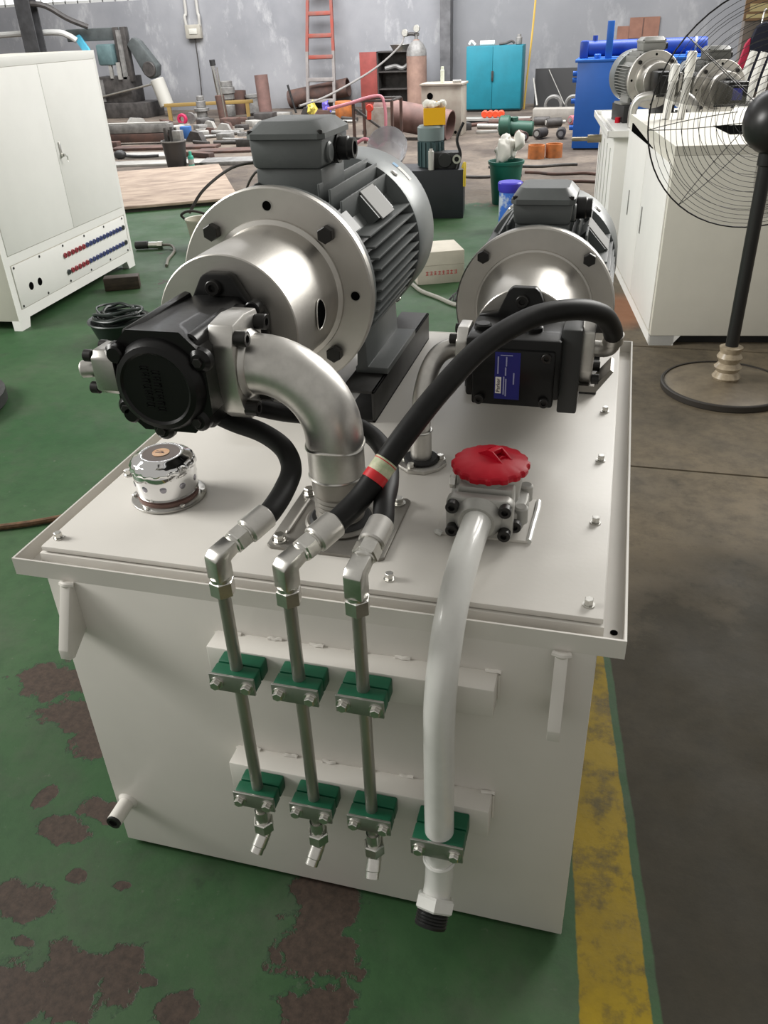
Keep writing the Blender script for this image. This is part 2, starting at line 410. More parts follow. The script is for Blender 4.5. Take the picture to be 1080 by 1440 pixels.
# ------------------------------------------------------------------ hydraulic tank
T = thing('hydraulic_tank', 'large off-white painted steel hydraulic oil tank with drip tray standing on green floor', 'tank', (.5, .6, 0))
def TB(): return MB(Matrix.Translation((-.5, -.6, 0)))
H, h = .7217, .0324
b = TB(); b.box(.060, .9625, 0, 1.20, .012, H-h+.002, .002); b.box(.10, .93, .05, 1.15, 0, .02); b.build('body', WHITE, T)
b = TB(); D = 1.245; t = .0035

o8 = [(0, 0), (1, 0), (1, D), (0, D)]; i8 = [(t, t), (1-t, t), (1-t, D-t), (t, D-t)]
b.add([(x, y, H-h) for x, y in o8]+[(x, y, H) for x, y in o8]+[(x, y, H) for x, y in i8]+[(x, y, H-h+.003) for x, y in i8],
      [(3, 2, 1, 0), (12, 13, 14, 15)]+[(q*4+k, q*4+(k+1) % 4, q*4+4+(k+1) % 4, q*4+4+k) for q in range(3) for k in range(4)])
b.build('drip_tray', WHITE, T)
b = TB(); b.cyl((.984, .052, H-h+.002), (.984, .052, H-h+.0045), .0055, n=16); b.build('drain_hole', HOLE, T)
b = TB(); b.box(.034, .9685, .028, 1.218, H-h+.003, .7185, .001); b.build('cover_flange', WHITE, T)
b = TB(); b.box(.038, .9663, .0315, 1.2145, .7212, .7307, .0012); b.build('cover_plate', WHITE, T)
b = TB(); b.box(.044, .960, .037, 1.208, .718, .7215); b.build('cover_gasket', RUB2, T)
cb = hexbolt_mesh(.0068, .0125, ZINC)
for y in (.06, .291, .523, .755, .987, 1.19):
    put('cover_bolt', cb, T, (.944-.5, y-.6, .7305))
    put('cover_bolt', cb, T, (.054-.5, y-.6, .7305))
for x in (.345, .643): put('cover_bolt', cb, T, (x-.5, .062-.6, .7305))
for z0, z1 in ((.576, .631), (.303, .365)):
    b = TB(); b.box(.3635, .8245, -.042, .001, z0, z1, .003); rl = b.build('clamp_rail', WHITE, T)
    b = MB()
    for i in range(7):
        xx = .385+i*.07-.5; pts = [(xx+k*.006, -.6-.002+random.uniform(-.0015, .0015), z1+.001+random.uniform(-.001, .001)) for k in range(5)]
        b.tube(pts, .0032, n=6, sub=2)
    for xs in (.3625, .8255): b.tube([(xs-.5, -.6-.002, z0+.004), (xs-.5, -.603, (z0+z1)/2), (xs-.5, -.602, z1-.004)], .003, n=6, sub=3)
    b.build('weld_bead', WHITE, rl)['kind'] = 'stuff'
for x in (.101, .914):
    b = TB(); b.prism([(.001, .688), (-.012, .686), (-.058, .585), (-.058, .566), (-.045, .562), (.001, .590)], 'x', x-.0095, x+.0095, .0015)
    lg = b.build('lifting_lug', WHITE, T)
    b = TB(); b.tube([(x-.012, -.004, .686), (x, -.010, .688), (x+.012, -.004, .686)], .005, n=8, sub=3); b.build('weld_bead', WHITE, lg)
b = TB(); b.ring((.088, 0, .137), (.088, -.052, .137), .0155, .0115, b=.002); b.lathe([(.021, 0), (.016, .006)], (.088, 0, .137), (.088, -.05, .137)); lp = b.build('level_port', WHITE, T)
b = TB(); b.ring((.088, -.040, .137), (.088, -.056, .137), .0145, .009); b.cyl((.088, -.02, .137), (.088, -.050, .137), .0105, n=6); b.build('port_plug', mat('black plastic', (.012, .012, .012), .35), lp)
wl = TB(); wl.tube([(.855, .22, .732), (.862, .335, .732)], .004, n=6, sub=1)

# ------------------------------------------------------------------ electric motors, bell housings
def fl_angle(R, k): return (R*math.cos(k), R*math.sin(k))
def motor(name, label, o, R, Ly, hbase, group=None, fins=True, boxy=.115, boxw=.145, boxh=.062, boxd=.165, cowl0=None, rz=0, neck=.035, cowl_label=False):
    """o: centre of the flange face; axis +Y; R flange radius; hbase: axis height above the feet"""
    t = thing(name, label, 'motor', (o[0], o[1], o[2]-hbase), rz, group)
    def B(): return MB(Matrix.Translation((0, 0, hbase)))
    Rb, Ro = R*.80, R*.955
    c0 = cowl0 if cowl0 else Ly*.70
    b = B(); b.lathe([(R*.94, .0), (R*.985, .004), (R*.985, .018), (R*.93, .024), (Rb*.98, .04), (Rb*.98, .045)], (0, 0, 0), (0, 1, 0), 56); b.build('end_shield', MGREY, t)
    b = B(); b.cyl((0, .03, 0), (0, c0+.02, 0), Rb, n=48); body = b.build('stator_body', MGREY, t)
    y0 = .085
    if fins:
        n = 12; th = .0045
        for i in range(n):
            z = -Ro*.78+i*(Ro*1.24)/(n-1)
            xi = math.sqrt(max(0, Rb*Rb-z*z))-.004; xo = math.sqrt(Ro*Ro-z*z)
            for sx in (1, -1):
                b = B(); a, c = sorted((sx*xi, sx*xo)); b.box(a, c, y0, c0+.005, z-th/2, z+th/2, .001); b.build('cooling_fin', MGREY, t)
        for x in [Rb*k for k in (-.70, -.56, -.42, .42, .56, .70)]:
            zi = math.sqrt(Rb*Rb-x*x)-.004; zo = math.sqrt(Ro*Ro-x*x)+(.008 if abs(x) < Rb*.65 else 0)
            b = B(); b.box(x-th/2, x+th/2, y0, c0+.005, zi, zo, .001); b.build('cooling_fin', MGREY, t)
        for x in [Rb*k for k in (-.5, -.25, 0, .25, .5)]:
            zi = -math.sqrt(Rb*Rb-x*x)+.004; zo = -math.sqrt(Ro*Ro-x*x)
            b = B(); b.box(x-th/2, x+th/2, y0, c0, zo, zi); b.build('cooling_fin', MGREY, t)
    # fan cowl
    b = B(); Rc = R*.975
    b.lathe([(Rc*.93, c0), (Rc*.985, c0), (Rc, c0+.012), (Rc, Ly-.03), (Rc*.96, Ly-.008), (Rc*.85, Ly), (Rc*.3, Ly+.006), (0.0001, Ly+.006)], (0, 0, 0), (0, 1, 0), 64)
    cw = b.build('fan_cowl', COWL, t)
    for a in (50, 130, 230, 310):
        x, z = fl_angle(Rc, math.radians(a)); b = B(); b.lathe([(.009, 0), (.009, .002), (.006, .005)], (x, c0+.03, z), (x*2, c0+.03, z*2), 12); b.build('cowl_screw', ZINC, cw)
    if cowl_label:
        for (a0_, a1_, ya_, yb_, m_) in ((40, 52, c0+.085, c0+.105, PAPER), (52.5, 57, c0+.085, c0+.105, mat('pale blue sticker', (.12, .35, .60), .4))):
            vs_ = []
            for k in range(7):
                a = math.radians(a0_+(a1_-a0_)*k/6)
                for y in (ya_, yb_): vs_.append(((Rc+.0008)*math.cos(a), y, (Rc+.0008)*math.sin(a)))
            b = B(); b.add(vs_, [(2*k, 2*k+1, 2*k+3, 2*k+2) for k in range(6)]); b.build('cowl_sticker', m_, cw)
    # terminal box with neck, lid and gland
    zt = Ro*.93
    b = B(); b.box(-boxw*.48, boxw*.48, boxy+.005, boxy+boxd-.01, Rb*.7, zt+neck, .004); b.build('box_neck', MGREY, t)
    zb = zt+neck
    b = B(); b.prism([(-boxw*.5, zb+.006), (-boxw*.46, zb), (boxw*.46, zb), (boxw*.5, zb+.006), (boxw*.53, zb+boxh), (-boxw*.53, zb+boxh)], 'y', boxy, boxy+boxd, .004); tb = b.build('terminal_box', MGREY, t)
    zl = zb+boxh
    b = B(); w2, yb = boxw*.565, boxy+boxd/2; d2 = boxd*.54
    def ringv(wx, dy, z, c=.012): return [(-wx+c, yb-dy, z), (wx-c, yb-dy, z), (wx, yb-dy+c, z), (wx, yb+dy-c, z), (wx-c, yb+dy, z), (-wx+c, yb+dy, z), (-wx, yb+dy-c, z), (-wx, yb-dy+c, z)]
    v = ringv(w2, d2, zl)+ringv(w2, d2, zl+.010)+ringv(w2*.76, d2*.72, zl+.030)
    f = [(7, 6, 5, 4, 3, 2, 1, 0), tuple(range(16, 24))]+[(q*8+i, q*8+(i+1) % 8, q*8+8+(i+1) % 8, q*8+8+i) for q in (0, 1) for i in range(8)]
    b.add(v, f); ld = b.build('lid', MGREY, tb)
    sm = capbolt_mesh(.0055, .007, BOLTB)
    for sx in (-1, 1):
        for sy in (-1, 1): put('lid_screw', sm, ld, (sx*(w2-.009), yb+sy*(d2-.009), hbase+zl+.009))
    b = B(); gx = boxw*.5; gz = zb+boxh*.48; gy = boxy+boxd*.60
    b.cyl((gx, gy, gz), (gx+.008, gy, gz), .029, n=24); b.cyl((gx+.006, gy, gz), (gx+.030, gy, gz), .023, n=24, b=.003); b.ring((gx+.03, gy, gz), (gx+.040, gy, gz), .020, .013); b.cyl((gx+.028, gy, gz), (gx+.033, gy, gz), .014, n=16)
    b.build('cable_gland', mat('black plastic', (.012, .012, .012), .35), tb)
    b = B(); b.lathe([(.020, 0), (.020, .006), (.016, .009)], (gx, boxy+boxd*.24, gz), (gx+1, boxy+boxd*.24, gz), 24); b.build('blanking_plug', MGREY, tb)
    # name plate on its pad, right shoulder
    a = math.radians(42); ux, uz = math.cos(a), math.sin(a); tx, tz = -uz, ux
    def slab(r0, r1, wt, ya, yb2, nm, m, par):
        b = B(); v = []
        for y in (ya, yb2):
            for rr in (r0, r1):
                for s in (-1, 1): v.append((ux*rr+tx*s*wt, y, uz*rr+tz*s*wt))
        b.add(v, [(0, 1, 3, 2), (4, 6, 7, 5), (0, 2, 6, 4), (1, 5, 7, 3), (2, 3, 7, 6), (0, 4, 5, 1)]); return b.build(nm, m, par)
    ym = y0+(c0-y0)*.42
    slab(Rb*.97, Ro*.97, .030, ym-.03, ym+.09, 'plate_pad', MGREY, t)
    slab(Ro*.97, Ro*.985, .036, ym-.02, ym+.075, 'name_plate', mat('aluminium name plate', (.30, .30, .29), .65), t)
    slab(Rb*.97, Ro*.93, .022, .05, .10, 'eyebolt_pad', MGREY, t)
    # feet
    for sx in (-1, 1):
        b = B(); b.prism([(sx*R*.58, -hbase+.001), (sx*R*.95, -hbase+.001), (sx*R*.95, -hbase+.015), (sx*R*.72, -hbase+.015), (sx*R*.70, -Rb*.5), (sx*R*.62, -Rb*.6), (sx*R*.60, -hbase+.015), (sx*R*.58, -hbase+.015)], 'y', y0+.02, c0-.05, .002); ft = b.build('foot', MGREY, t)
    return t
def flange_bolts(t, R, n, y, hb, r, par, mesh_m, ph=45, name='flange_bolt'):
    m = hexbolt_mesh(r, r*1.1, mesh_m, False)
    for i in range(n):
        x, z = fl_angle(R, math.radians(ph+i*360/n)); put(name, m, par, (x, y, hb+z), ROT['-y'])
def holes(par, R, n, y, hb, r, ph=0, name='bolt_hole'):
    for i in range(n):
        x, z = fl_angle(R, math.radians(ph+i*360/n))
        b = MB(); b.ring((x, y+.001, hb+z), (x, y-.0012, hb+z), r*1.12, r*.95, n=20); b.build(name, STEEL, par)
        b = MB(); b.cyl((x, y+.001, hb+z), (x, y-.0005, hb+z), r, n=20); b.build('hole', HOLE, par)
def bell(label, o, R, Rbase, Rfront, Lb, cone=False):
    """o: centre of the flange front face; cup sticks out towards -Y"""
    hb = R+.004
    t = thing('bell_housing', label, 'bell housing', (o[0], o[1], o[2]-hb))
    def B(): return MB(Matrix.Translation((0, 0, hb)))
    b = B(); b.lathe([(R-.003, 0), (R, .003), (R, .020), (R-.002, .0225)], (0, 0, 0), (0, 1, 0), 96); b.build('flange', CAST, t)
    b = B()
    if cone:
        prof = [(Rfront*.4, -Lb), (Rfront-.002, -Lb), (Rfront, -Lb+.002), (Rfront, -Lb+.02)]
        for k in range(9):
            q = k/8; prof.append((Rfront+(Rbase-Rfront)*(1-math.cos(q*PI/2))*.55+(Rbase-Rfront)*.45*q, -Lb+.03+(Lb-.038)*q))
        prof += [(Rbase, -.006), (Rbase+.004, -.005), (Rbase+.005, 0)]
    else:
        prof = [(Rfront*.4, -Lb), (Rfront-.002, -Lb), (Rfront, -Lb+.002), (Rfront+.001, -Lb*.5), (Rbase-.004, -.02), (Rbase-.001, -.009), (Rbase+.008, -.006), (Rbase+.009, 0)]
    b.lathe([(r, y) for r, y in prof], (0, 0, 0), (0, 1, 0), 96); b.build('cup', CAST, t)
    return t, hb
# ---- large motor
RM = .200; AX, AZ, YF = .283, 1.015, .58
motor('electric_motor', 'large dark grey electric motor with cooling fins, left of the red filter cap', (AX, YF+.0235, AZ), RM, .605, .212, cowl0=.425, boxy=.098, boxh=.054, cowl_label=True)
BT, hb = bell('wide cylindrical bare aluminium bell housing bolted to the large motor', (AX, YF, AZ), RM, .134, .1315, .23)
flange_bolts(BT, .166, 4, -.001, hb, .0165, BT, BOLTB, 45)
holes(BT, .166, 4, 0, hb, .0095, 0)
for a, yy in ((-1, -.115), (179, -.115)):
    x, z = fl_angle(1, math.radians(a)); b = MB()
    rr = .1346; vs = []; fs = []
    for sc_ in (.25, .5, .75, 1.0):
        for k in range(24):
            q = 2*PI*k/24; da = math.sin(q)*.028*sc_/rr; vs.append((rr*math.cos(math.radians(a)+da), yy+math.cos(q)*.024*sc_, hb+rr*math.sin(math.radians(a)+da)))
    fs = [tuple(range(24))]+[(q_*24+k, q_*24+(k+1) % 24, q_*24+24+(k+1) % 24, q_*24+24+k) for q_ in range(3) for k in range(24)]
    b.add(vs, fs); vs = vs[72:]; ho = b.build('inspection_hole', HOLE, BT)
    b = MB(); b.tube(vs, .0014, n=6, sub=1, closed=True); b.build('hole_rim', STEELB, ho)
for xa, lab in ((.468, 'black steel channel rail under the large motor, right of the suction elbow'), (.098, 'black steel channel rail under the left foot of the large motor')):
    s = 1 if xa > .3 else -1
    w_ = .075*s
    t = thing('mounting_rail', lab, 'rail', (xa, .61, .7307), 0)
    b = MB(); a, c = sorted((0, -.006*s)); b.box(a, c, 0, .545, .0005, .0725, .001); b.build('web', RAILM, t)
    a, c = sorted((0, -w_)); b = MB(); b.box(a, c, 0, .545, .0665, .0725, .001); b.build('top_flange', RAILM, t)
    b = MB(); b.box(a, c, 0, .545, .0005, .006, .001); b.build('bottom_flange', RAILM, t)
# ---- second motor
RM2 = .170; AX2, AZ2, YF2 = .771, .927, .83
motor('electric_motor', 'smaller dark grey electric motor behind the looping black hose', (AX2, YF2+.0235, AZ2), RM2, .52, .150, cowl0=.36, boxw=.120, boxd=.14, boxh=.042, boxy=.062, neck=.006)
BT2, hb2 = bell('rounded bare aluminium bell housing behind the looping black hose', (AX2, YF2, AZ2), RM2, .121, .098, .19, cone=True)
flange_bolts(BT2, .155, 4, -.001, hb2, .0135, BT2, BOLTB, 45)
t = thing('motor_base', 'low black steel base block under the smaller motor', 'motor base', (.771, .845, .7307))
b = MB(); b.box(-.15, .15, 0, .33, .0005, .008, .001); b.build('base_plate', RAILM, t)
for s in (-1, 1):
    a, c = sorted((s*.085, s*.15)); b = MB(); b.box(a, c, 0, .33, .006, .047, .002); b.build('rail', RAILM, t)

# ------------------------------------------------------------------ large pump
P = thing('hydraulic_pump', 'large glossy black cast hydraulic pump on the wide aluminium bell housing', 'pump', (AX, .35, AZ-.11))
def PB(): return MB(Matrix.Translation((0, 0, .11)))
b = PB()
ear = [(-.050, .060), (-.028, .098), (-.020, .104), (.022, .104), (.030, .099), (.056, .055), (.075, .052), (.083, .035), (.083, -.035), (.075, -.052), (.056, -.055), (.030, -.099), (.022, -.104), (-.020, -.104), (-.028, -.099), (-.056, -.055), (-.083, -.03), (-.083, .03)]
b.prism(ear, 'y', -.024, -.0005, .004); b.build('mounting_flange', BLK, P)
cm = capbolt_mesh(.013, .013, BOLTB)
for z in (.083, -.083): put('flange_bolt', cm, P, (-.002, -.023, .11+z), ROT['-y'])
b = PB()
def octo(w2, zt, zb, c): return [(-w2+c, zt), (w2-c, zt), (w2, zt-c), (w2, zb+c), (w2-c, zb), (-w2+c, zb), (-w2, zb+c), (-w2, zt-c)]
# housing lofted from the flange to the front cover
secs = [(-.020, .058, .068, -.068, .022), (-.06, .066, .070, -.070, .020), (-.10, .070, .072, -.074, .024), (-.19, .072, .074, -.078, .026), (-.235, .076, .078, -.080, .032), (-.245, .078, .080, -.082, .034)]
vs = []; fs = []
for (y, w2, zt, zb, c) in secs: vs += [(x, y, z) for x, z in octo(w2, zt, zb, c)]
for i in range(len(secs)-1):
    for k in range(8): fs.append((i*8+k, i*8+(k+1) % 8, (i+1)*8+(k+1) % 8, (i+1)*8+k))
fs += [tuple(range(8)), tuple(40+k for k in range(7, -1, -1))]
b.add(vs, fs); hs = b.build('housing', BLK, P, sharp=50)
b = PB()
b.box(-.060, -.040, -.238, -.03, .056, .078, .009)
b.build('casting_rib', BLK, hs)
b = PB(); b.lathe([(.074, 0), (.074, .006), (.070, .016), (.066, .022), (.058, .025), (.054, .022), (.0001, .022)], (0, -.240, -.004), (0, -1.24, -.004), 48); fc = b.build('front_cover', BLK, P)
for i, an in enumerate((150, 215, 262, 312, 28)):
    x, z = fl_angle(.080, math.radians(an)); b = PB(); b.lathe([(.019, 0), (.018, .010), (.012, .016), (.0001, .017)], (x, -.235, z), (x, -1.235, z), 18); bs = b.build('cover_boss', BLK, fc)
    b = PB(); b.hexn((x, -.250, z), (x, -.256, z), .008); b.build('cover_bolt', BOLTB, fc)
b = PB()                                    # raised cast lettering, too blurred in the photo to read
for j, x in enumerate((-.014, .004)):
    for i in range(7):
        z = .030-i*.0098-(j*.006)
        for q in range(2): b.box(x-.006, x+.006, -.2640, -.2615, z-q*.0042-.0008, z-q*.0042+.0008)
        b.box(x-.006+(i % 3)*.005, x-.0045+(i % 3)*.005, -.2640, -.2615, z-.0045, z+.0008)
b.build('cast_lettering', BLK, fc)
b = PB(); b.prism([(-.245, .040), (-.235, .066), (-.05, .066), (-.04, .05), (-.04, -.055), (-.06, -.085), (-.22, -.085), (-.245, -.06)], 'x', .04, .066, .008); b.build('suction_block', BLK, P)
for x_, ya_, yb_, z_, r_ in ((.050, -.10, -.232, .058, .015), (-.062, -.17, -.262, .045, .014), (-.058, -.20, -.256, -.055, .014)):
    b = PB(); b.cyl((x_, ya_, z_), (x_, yb_, z_), r_, n=20, b=.003); b.build('side_boss', BLK, P)
b = PB(); b.cyl((.070, -.02, .052), (.070, -.045, .052), .014, n=18, b=.002); b.build('flange_boss', BLK, P)
# delivery flange and tube on the left side
b = PB(); b.prism([(-.256, .036), (-.244, .046), (-.204, .046), (-.192, .036), (-.192, -.016), (-.204, -.026), (-.244, -.026), (-.256, -.016)], 'x', -.108, -.070, .003); dl = b.build('delivery_flange', STEEL, P)
b = PB(); b.cyl((-.105, -.228, .010), (-.140, -.240, .010), .0135, n=24, b=.003); b.build('outlet_stub', STEELB, dl)
cm2 = capbolt_mesh(.0095, .014, BOLTB)
for y in (-.246, -.202):
    for z in (.036, -.016): put('bolt', cm2, dl, (-.108, y, .11+z), ROT['-x'])

# suction elbow with its split flange
S = thing('suction_pipe', 'wide bright welded steel elbow pipe from large pump down to tank cover', 'pipe', (.52, .203, .7307))
SM = Matrix.Translation((-.52, -.203, -.7307))
ey, ez = .203, 1.015
b = MB(SM)
prof = [(.150, .985), (.148, 1.06), (.160, 1.09), (.205, 1.095), (.250, 1.09), (.262, 1.06), (.258, .985), (.245, .945), (.215, .925), (.190, .925), (.165, .945)]
b.prism(prof, 'x', .346, .387, .003); fl = b.build('pump_flange', STEELB, S)
cm3 = capbolt_mesh(.0125, .022, BOLTB)
for y, z in ((.166, 1.068), (.243, 1.070), (.176, .950), (.236, .950)): put('flange_bolt', cm3, fl, (.384-.52, y-.203, z-.7307), ROT['+x'])
b = MB(SM); b.lathe([(.052, 0), (.055, .004), (.051, .010), (.0485, .012)], (.386, ey, ez), (1, ey, ez), 32); b.build('flange_collar', STEELB, fl)
path = [(.386, ey, ez), (.395, ey, ez)]
Rb_ = .118
for k in range(13):
    a = PI/2*k/12; path.append((.402+Rb_*math.sin(a), ey, ez-Rb_+Rb_*math.cos(a)))
path += [(.52, ey, .885)]
b = MB(SM); b.tube(path, .0475, n=32, sub=1); b.build('elbow', STEELB, S)
b = MB(SM); pts = [(.52+.0478*math.cos(2*PI*k/28), ey+.0478*math.sin(2*PI*k/28), .886+.003*math.sin(3*2*PI*k/28)) for k in range(28)]; b.tube(pts, .0022, n=6, sub=2, closed=True); b.build('weld_seam', ZINC, S)
b = MB(SM); b.cyl((.52, ey, .832), (.52, ey, .886), .0468, n=32); b.build('sleeve', STEELB, S)
b = MB(SM); pts = [(.52+.0462*math.cos(2*PI*k/28), ey+.0462*math.sin(2*PI*k/28), .832) for k in range(28)]; b.tube(pts, .0025, n=6, sub=2, closed=True); b.build('weld_seam', ZINC, S)
b = MB(SM)
pr_ = [(.0445, 0), (.0435, .03)]
for k in range(7): pr_ += [(.0425, .034+k*.0085), (.0405, .037+k*.0085), (.0420, .0405+k*.0085)]
pr_ += [(.0395, .1005)]
b.lathe(pr_, (.52, ey, .832), (.52, ey, .7), 32); b.build('threaded_nipple', PLATEG, S)
t = thing('seal_plate', 'square grey steel seal plate around foot of wide suction elbow', 'plate', (.52, .203, .7307))
b = MB(); b.prism([(-.100, -.093), (-.093, -.099), (.093, -.099), (.102, -.093), (.102, .090), (.094, .097), (-.096, .097), (-.102, .090)], 'z', .0005, .006, .001); b.build('plate', PLATEG, t)
b = MB(); b.ring((0, 0, .005), (0, 0, .014), .062, .040, b=.004, n=40); b.build('raised_collar', PLATEG, t)
b = MB(); b.ring((0, 0, .008), (0, 0, .020), .054, .0395, b=.005, n=40); b.build('rubber_seal', RUB2, t)
for xx, y0_, y1_ in ((-.078, -.055, .055), (.078, -.02, .055)):
    b = MB(); b.tube([(xx, y0_, .005), (xx, y0_+.01, .007), (xx, y1_-.01, .007), (xx, y1_, .005)], .004, n=8, sub=3); b.build('pressed_rib', PLATEG, t)
hbz = hexbolt_mesh(.0095, .013, ZINC)
for x, y in ((-.082, -.080), (-.085, .078), (.083, .076)): put('plate_bolt', hbz, t, (x, y, .006))
b = MB(); b.cyl((.083, -.082, .0055), (.083, -.082, .0064), .005, n=14); b.build('empty_bolt_hole', HOLE, t)

# ------------------------------------------------------------------ second pump and its pipework
Q = thing('hydraulic_pump', 'smaller square black hydraulic pump with blue label and looping hose', 'pump', (AX2, .64, AZ2-.105))
def QB(): return MB(Matrix.Translation((0, 0, .105)))
b = QB(); b.prism([(-.048, .055), (-.030, .096), (-.022, .104), (.022, .104), (.030, .096), (.048, .055), (.085, .048), (.085, -.048), (.048, -.055), (.022, -.1), (-.022, -.1), (-.048, -.055), (-.085, -.048), (-.085, .048)], 'y', -.020, -.0005, .003); b.build('mounting_flange', BLK, Q)
put('flange_bolt', capbolt_mesh(.012, .012, BOLTB), Q, (-.002, -.020, .105+.080), ROT['-y'])
b = QB(); b.box(-.088, .085, -.150, -.018, -.066, .048, .006); hb_ = b.build('housing', BLK, Q)
b = QB(); b.box(-.075, .075, -.158, -.12, -.078, .030, .005); b.build('front_cover', BLK, Q)
for x in (-.060, .060):
    for z in (-.066, .020): put('cover_bolt', capbolt_mesh(.009, .010, BOLTB), Q, (x, -.156, .105+z), ROT['-y'])
for x_ in (-.065, .03):
    b = QB(); b.cyl((x_, -.095, .045), (x_, -.095, .058), .016, n=20, b=.003); b.build('top_port', BLK, Q)
b = QB(); b.box(.082, .118, -.125, -.035, -.100, .062, .004); b.build('side_block', mat('dark iron plate', (.028, .029, .028), .45), Q)
# label
lb = QB(); lb.box(-.032, .014, -.1592, -.1578, -.064, .026); lab = lb.build('label_plate', BLUEL, Q, label='blue label plate')
lb = QB(); lb.box(-.030, -.0195, -.1597, -.159, -.053, -.021); lab2 = lb.build('brand_panel', PAPER, lab)
tm = text_mesh('Parker', .0100, INK)
put('lettering', tm, lab2, (-.0247, -.1599, .105-.037), (PI/2, -PI/2, 0))
b = QB()
for x, z0, z1 in ((-.015, -.055, -.020), (-.011, -.058, -.024), (-.011, .0, .018), (-.012, -.018, -.002), (.003, -.034, -.012), (-.026, -.015, .018)):
    b.box(x-.0012, x+.0012, -.1596, -.159, z0, z1)
b.box(-.022, 0, -.1596, -.159, .020, .0215); b.build('small_print', PALEI, lab)
# delivery flange and elbow on the right
b = QB(); b.prism([(-.108, .053), (-.095, .074), (-.032, .074), (-.020, .053), (-.020, -.022), (-.038, -.050), (-.090, -.050), (-.108, -.022)], 'x', .117, .140, .003); dq = b.build('delivery_flange', STEELB, Q)
b = QB(); b.tube([(.136, -.066, .010), (.152, -.068, .010), (.164, -.074, .014), (.170, -.080, .024), (.171, -.086, .040)], .015, n=20, sub=5); b.build('outlet_elbow', STEELB, dq)
b = QB(); b.prism([(.112, -.064), (.150, -.064), (.178, -.022), (.172, -.018), (.146, -.052), (.112, -.052)], 'y', -.10, -.03); b.build('support_foot', PLATEG, dq)
for y in (-.098, -.032):
    for z in (.060, -.038): put('bolt', cm2, dq, (.139, y, .105+z), ROT['+x'])
# suction side
S2 = thing('suction_pipe', 'narrow steel elbow pipe from smaller pump down to tank cover', 'pipe', (.607, .445, .7307))
SM2 = Matrix.Translation((-.607, -.445, -.7307))
b = MB(SM2); b.prism([(.520, .915), (.522, .955), (.545, .975), (.590, .975), (.612, .955), (.612, .905), (.590, .880), (.545, .880)], 'x', .658, .680, .003); f2 = b.build('pump_flange', STEELB, S2)
for y, z in ((.535, .955), (.598, .955), (.535, .898), (.598, .898)): put('flange_bolt', cm2, f2, (.659-.607, y-.445, z-.7307), ROT['-x'])
b = MB(SM2); b.tube([(.66, .560, .927), (.640, .553, .928), (.622, .535, .920), (.611, .505, .900), (.607, .470, .870), (.607, .452, .840), (.607, .446, .800)], .0185, n=24, sub=5); b.build('elbow', STEELB, S2)
b = MB(SM2); b.cyl((.607, .445, .745), (.607, .445, .803), .0205, n=24); b.build('sleeve', STEELB, S2)
b = MB(SM2); pts = [(.607+.0205*math.cos(k*PI/10), .445+.0205*math.sin(k*PI/10), .803) for k in range(20)]; b.tube(pts, .0025, n=6, sub=1, closed=True); b.build('weld_seam', ZINC, S2)
t = thing('seal_flange', 'oval zinc flange with black seal at foot of narrow suction pipe', 'flange', (.607, .445, .7307))
b = MB(); b.prism([(-.050, .0), (-.040, -.026), (-.016, -.046), (.016, -.046), (.040, -.026), (.050, .0), (.040, .026), (.016, .046), (-.016, .046), (-.040, .026)], 'z', .0005, .009, .002); b.build('oval_plate', STEELB, t)
b = MB(); b.ring((0, 0, .009), (0, 0, .017), .034, .0207, b=.003); b.build('rubber_seal', RUB2, t)
for x, y in ((-.012, -.037), (.036, .010), (-.036, .012)): put('bolt', hexbolt_mesh(.007, .010, ZINC), t, (x, y, .009))
# ------------------------------------------------------------------ breather, filter, return pipe
t = thing('air_breather', 'chrome breather cap with round orange sticker at left of tank cover', 'breather', (.175, .232, .7307))
b = MB(); b.lathe([(.067, .0005), (.068, .002), (.068, .005), (.0665, .006), (.04, .006)], (0, 0, 0), (0, 0, 1), 40); b.build('base_flange', STEEL, t)
b = MB(); b.cyl((0, 0, .0055), (0, 0, .012), .055, n=40); b.build('gasket', GASK, t)
sm = hexbolt_mesh(.0045, .004, ZINC, False)
for i in range(6):
    x, y = fl_angle(.0625, math.radians(i*60+20)); put('base_screw', sm, t, (x, y, .006))
b = MB(); b.lathe([(.050, .012), (.054, .015), (.0560, .019), (.0575, .064), (.055, .072)], (0, 0, 0), (0, 0, 1), 48); cup = b.build('cup', CHROME, t)
for i in range(10):
    a = math.radians(i*36+6); x, y = fl_angle(.0569, a); b = MB(); b.lathe([(.0062, 0), (.005, .0008), (.0001, .0009)], (x*.995, y*.995, .043), (x*2, y*2, .043), 16); b.build('dimple', mat('dark chrome dimple', (.33, .32, .36), .2, metal=1), cup)
b = MB(); n = 60; prof = [(.053, .064, 0), (.0590, .067, 1), (.0592, .072, 1), (.056, .080, .4), (.051, .085, .1), (.043, .0880, 0), (.041, .0905, 0), (.035, .0915, 0), (.033, .0895, 0), (.0001, .0895, 0)]
vs = []; fs = []
for r, z, wv in prof:
    for k in range(n): a = 2*PI*k/n; rr = r+wv*.0016*math.sin(18*a); vs.append((rr*math.cos(a), rr*math.sin(a), z))
for i in range(len(prof)-1):
    for k in range(n): k2 = (k+1) % n; fs.append((i*n+k, i*n+k2, (i+1)*n+k2, (i+1)*n+k))
b.add(vs, fs); cp = b.build('scalloped_cap', CHROME, t, sharp=60)
b = MB(); b.cyl((0, 0, .0888), (0, 0, .0905), .034, n=40); b.build('cap_disc', mat('brownish steel disc', (.15, .12, .105), .35, metal=.8), t)
b = MB(); b.cyl((0, 0, .0904), (0, 0, .0915), .0155, n=32); st = b.build('sticker', mat('orange sticker', (.72, .36, .17), .5, col2=(.80, .58, .40), vscale=60), t, label='round pale orange sticker')
b = MB()
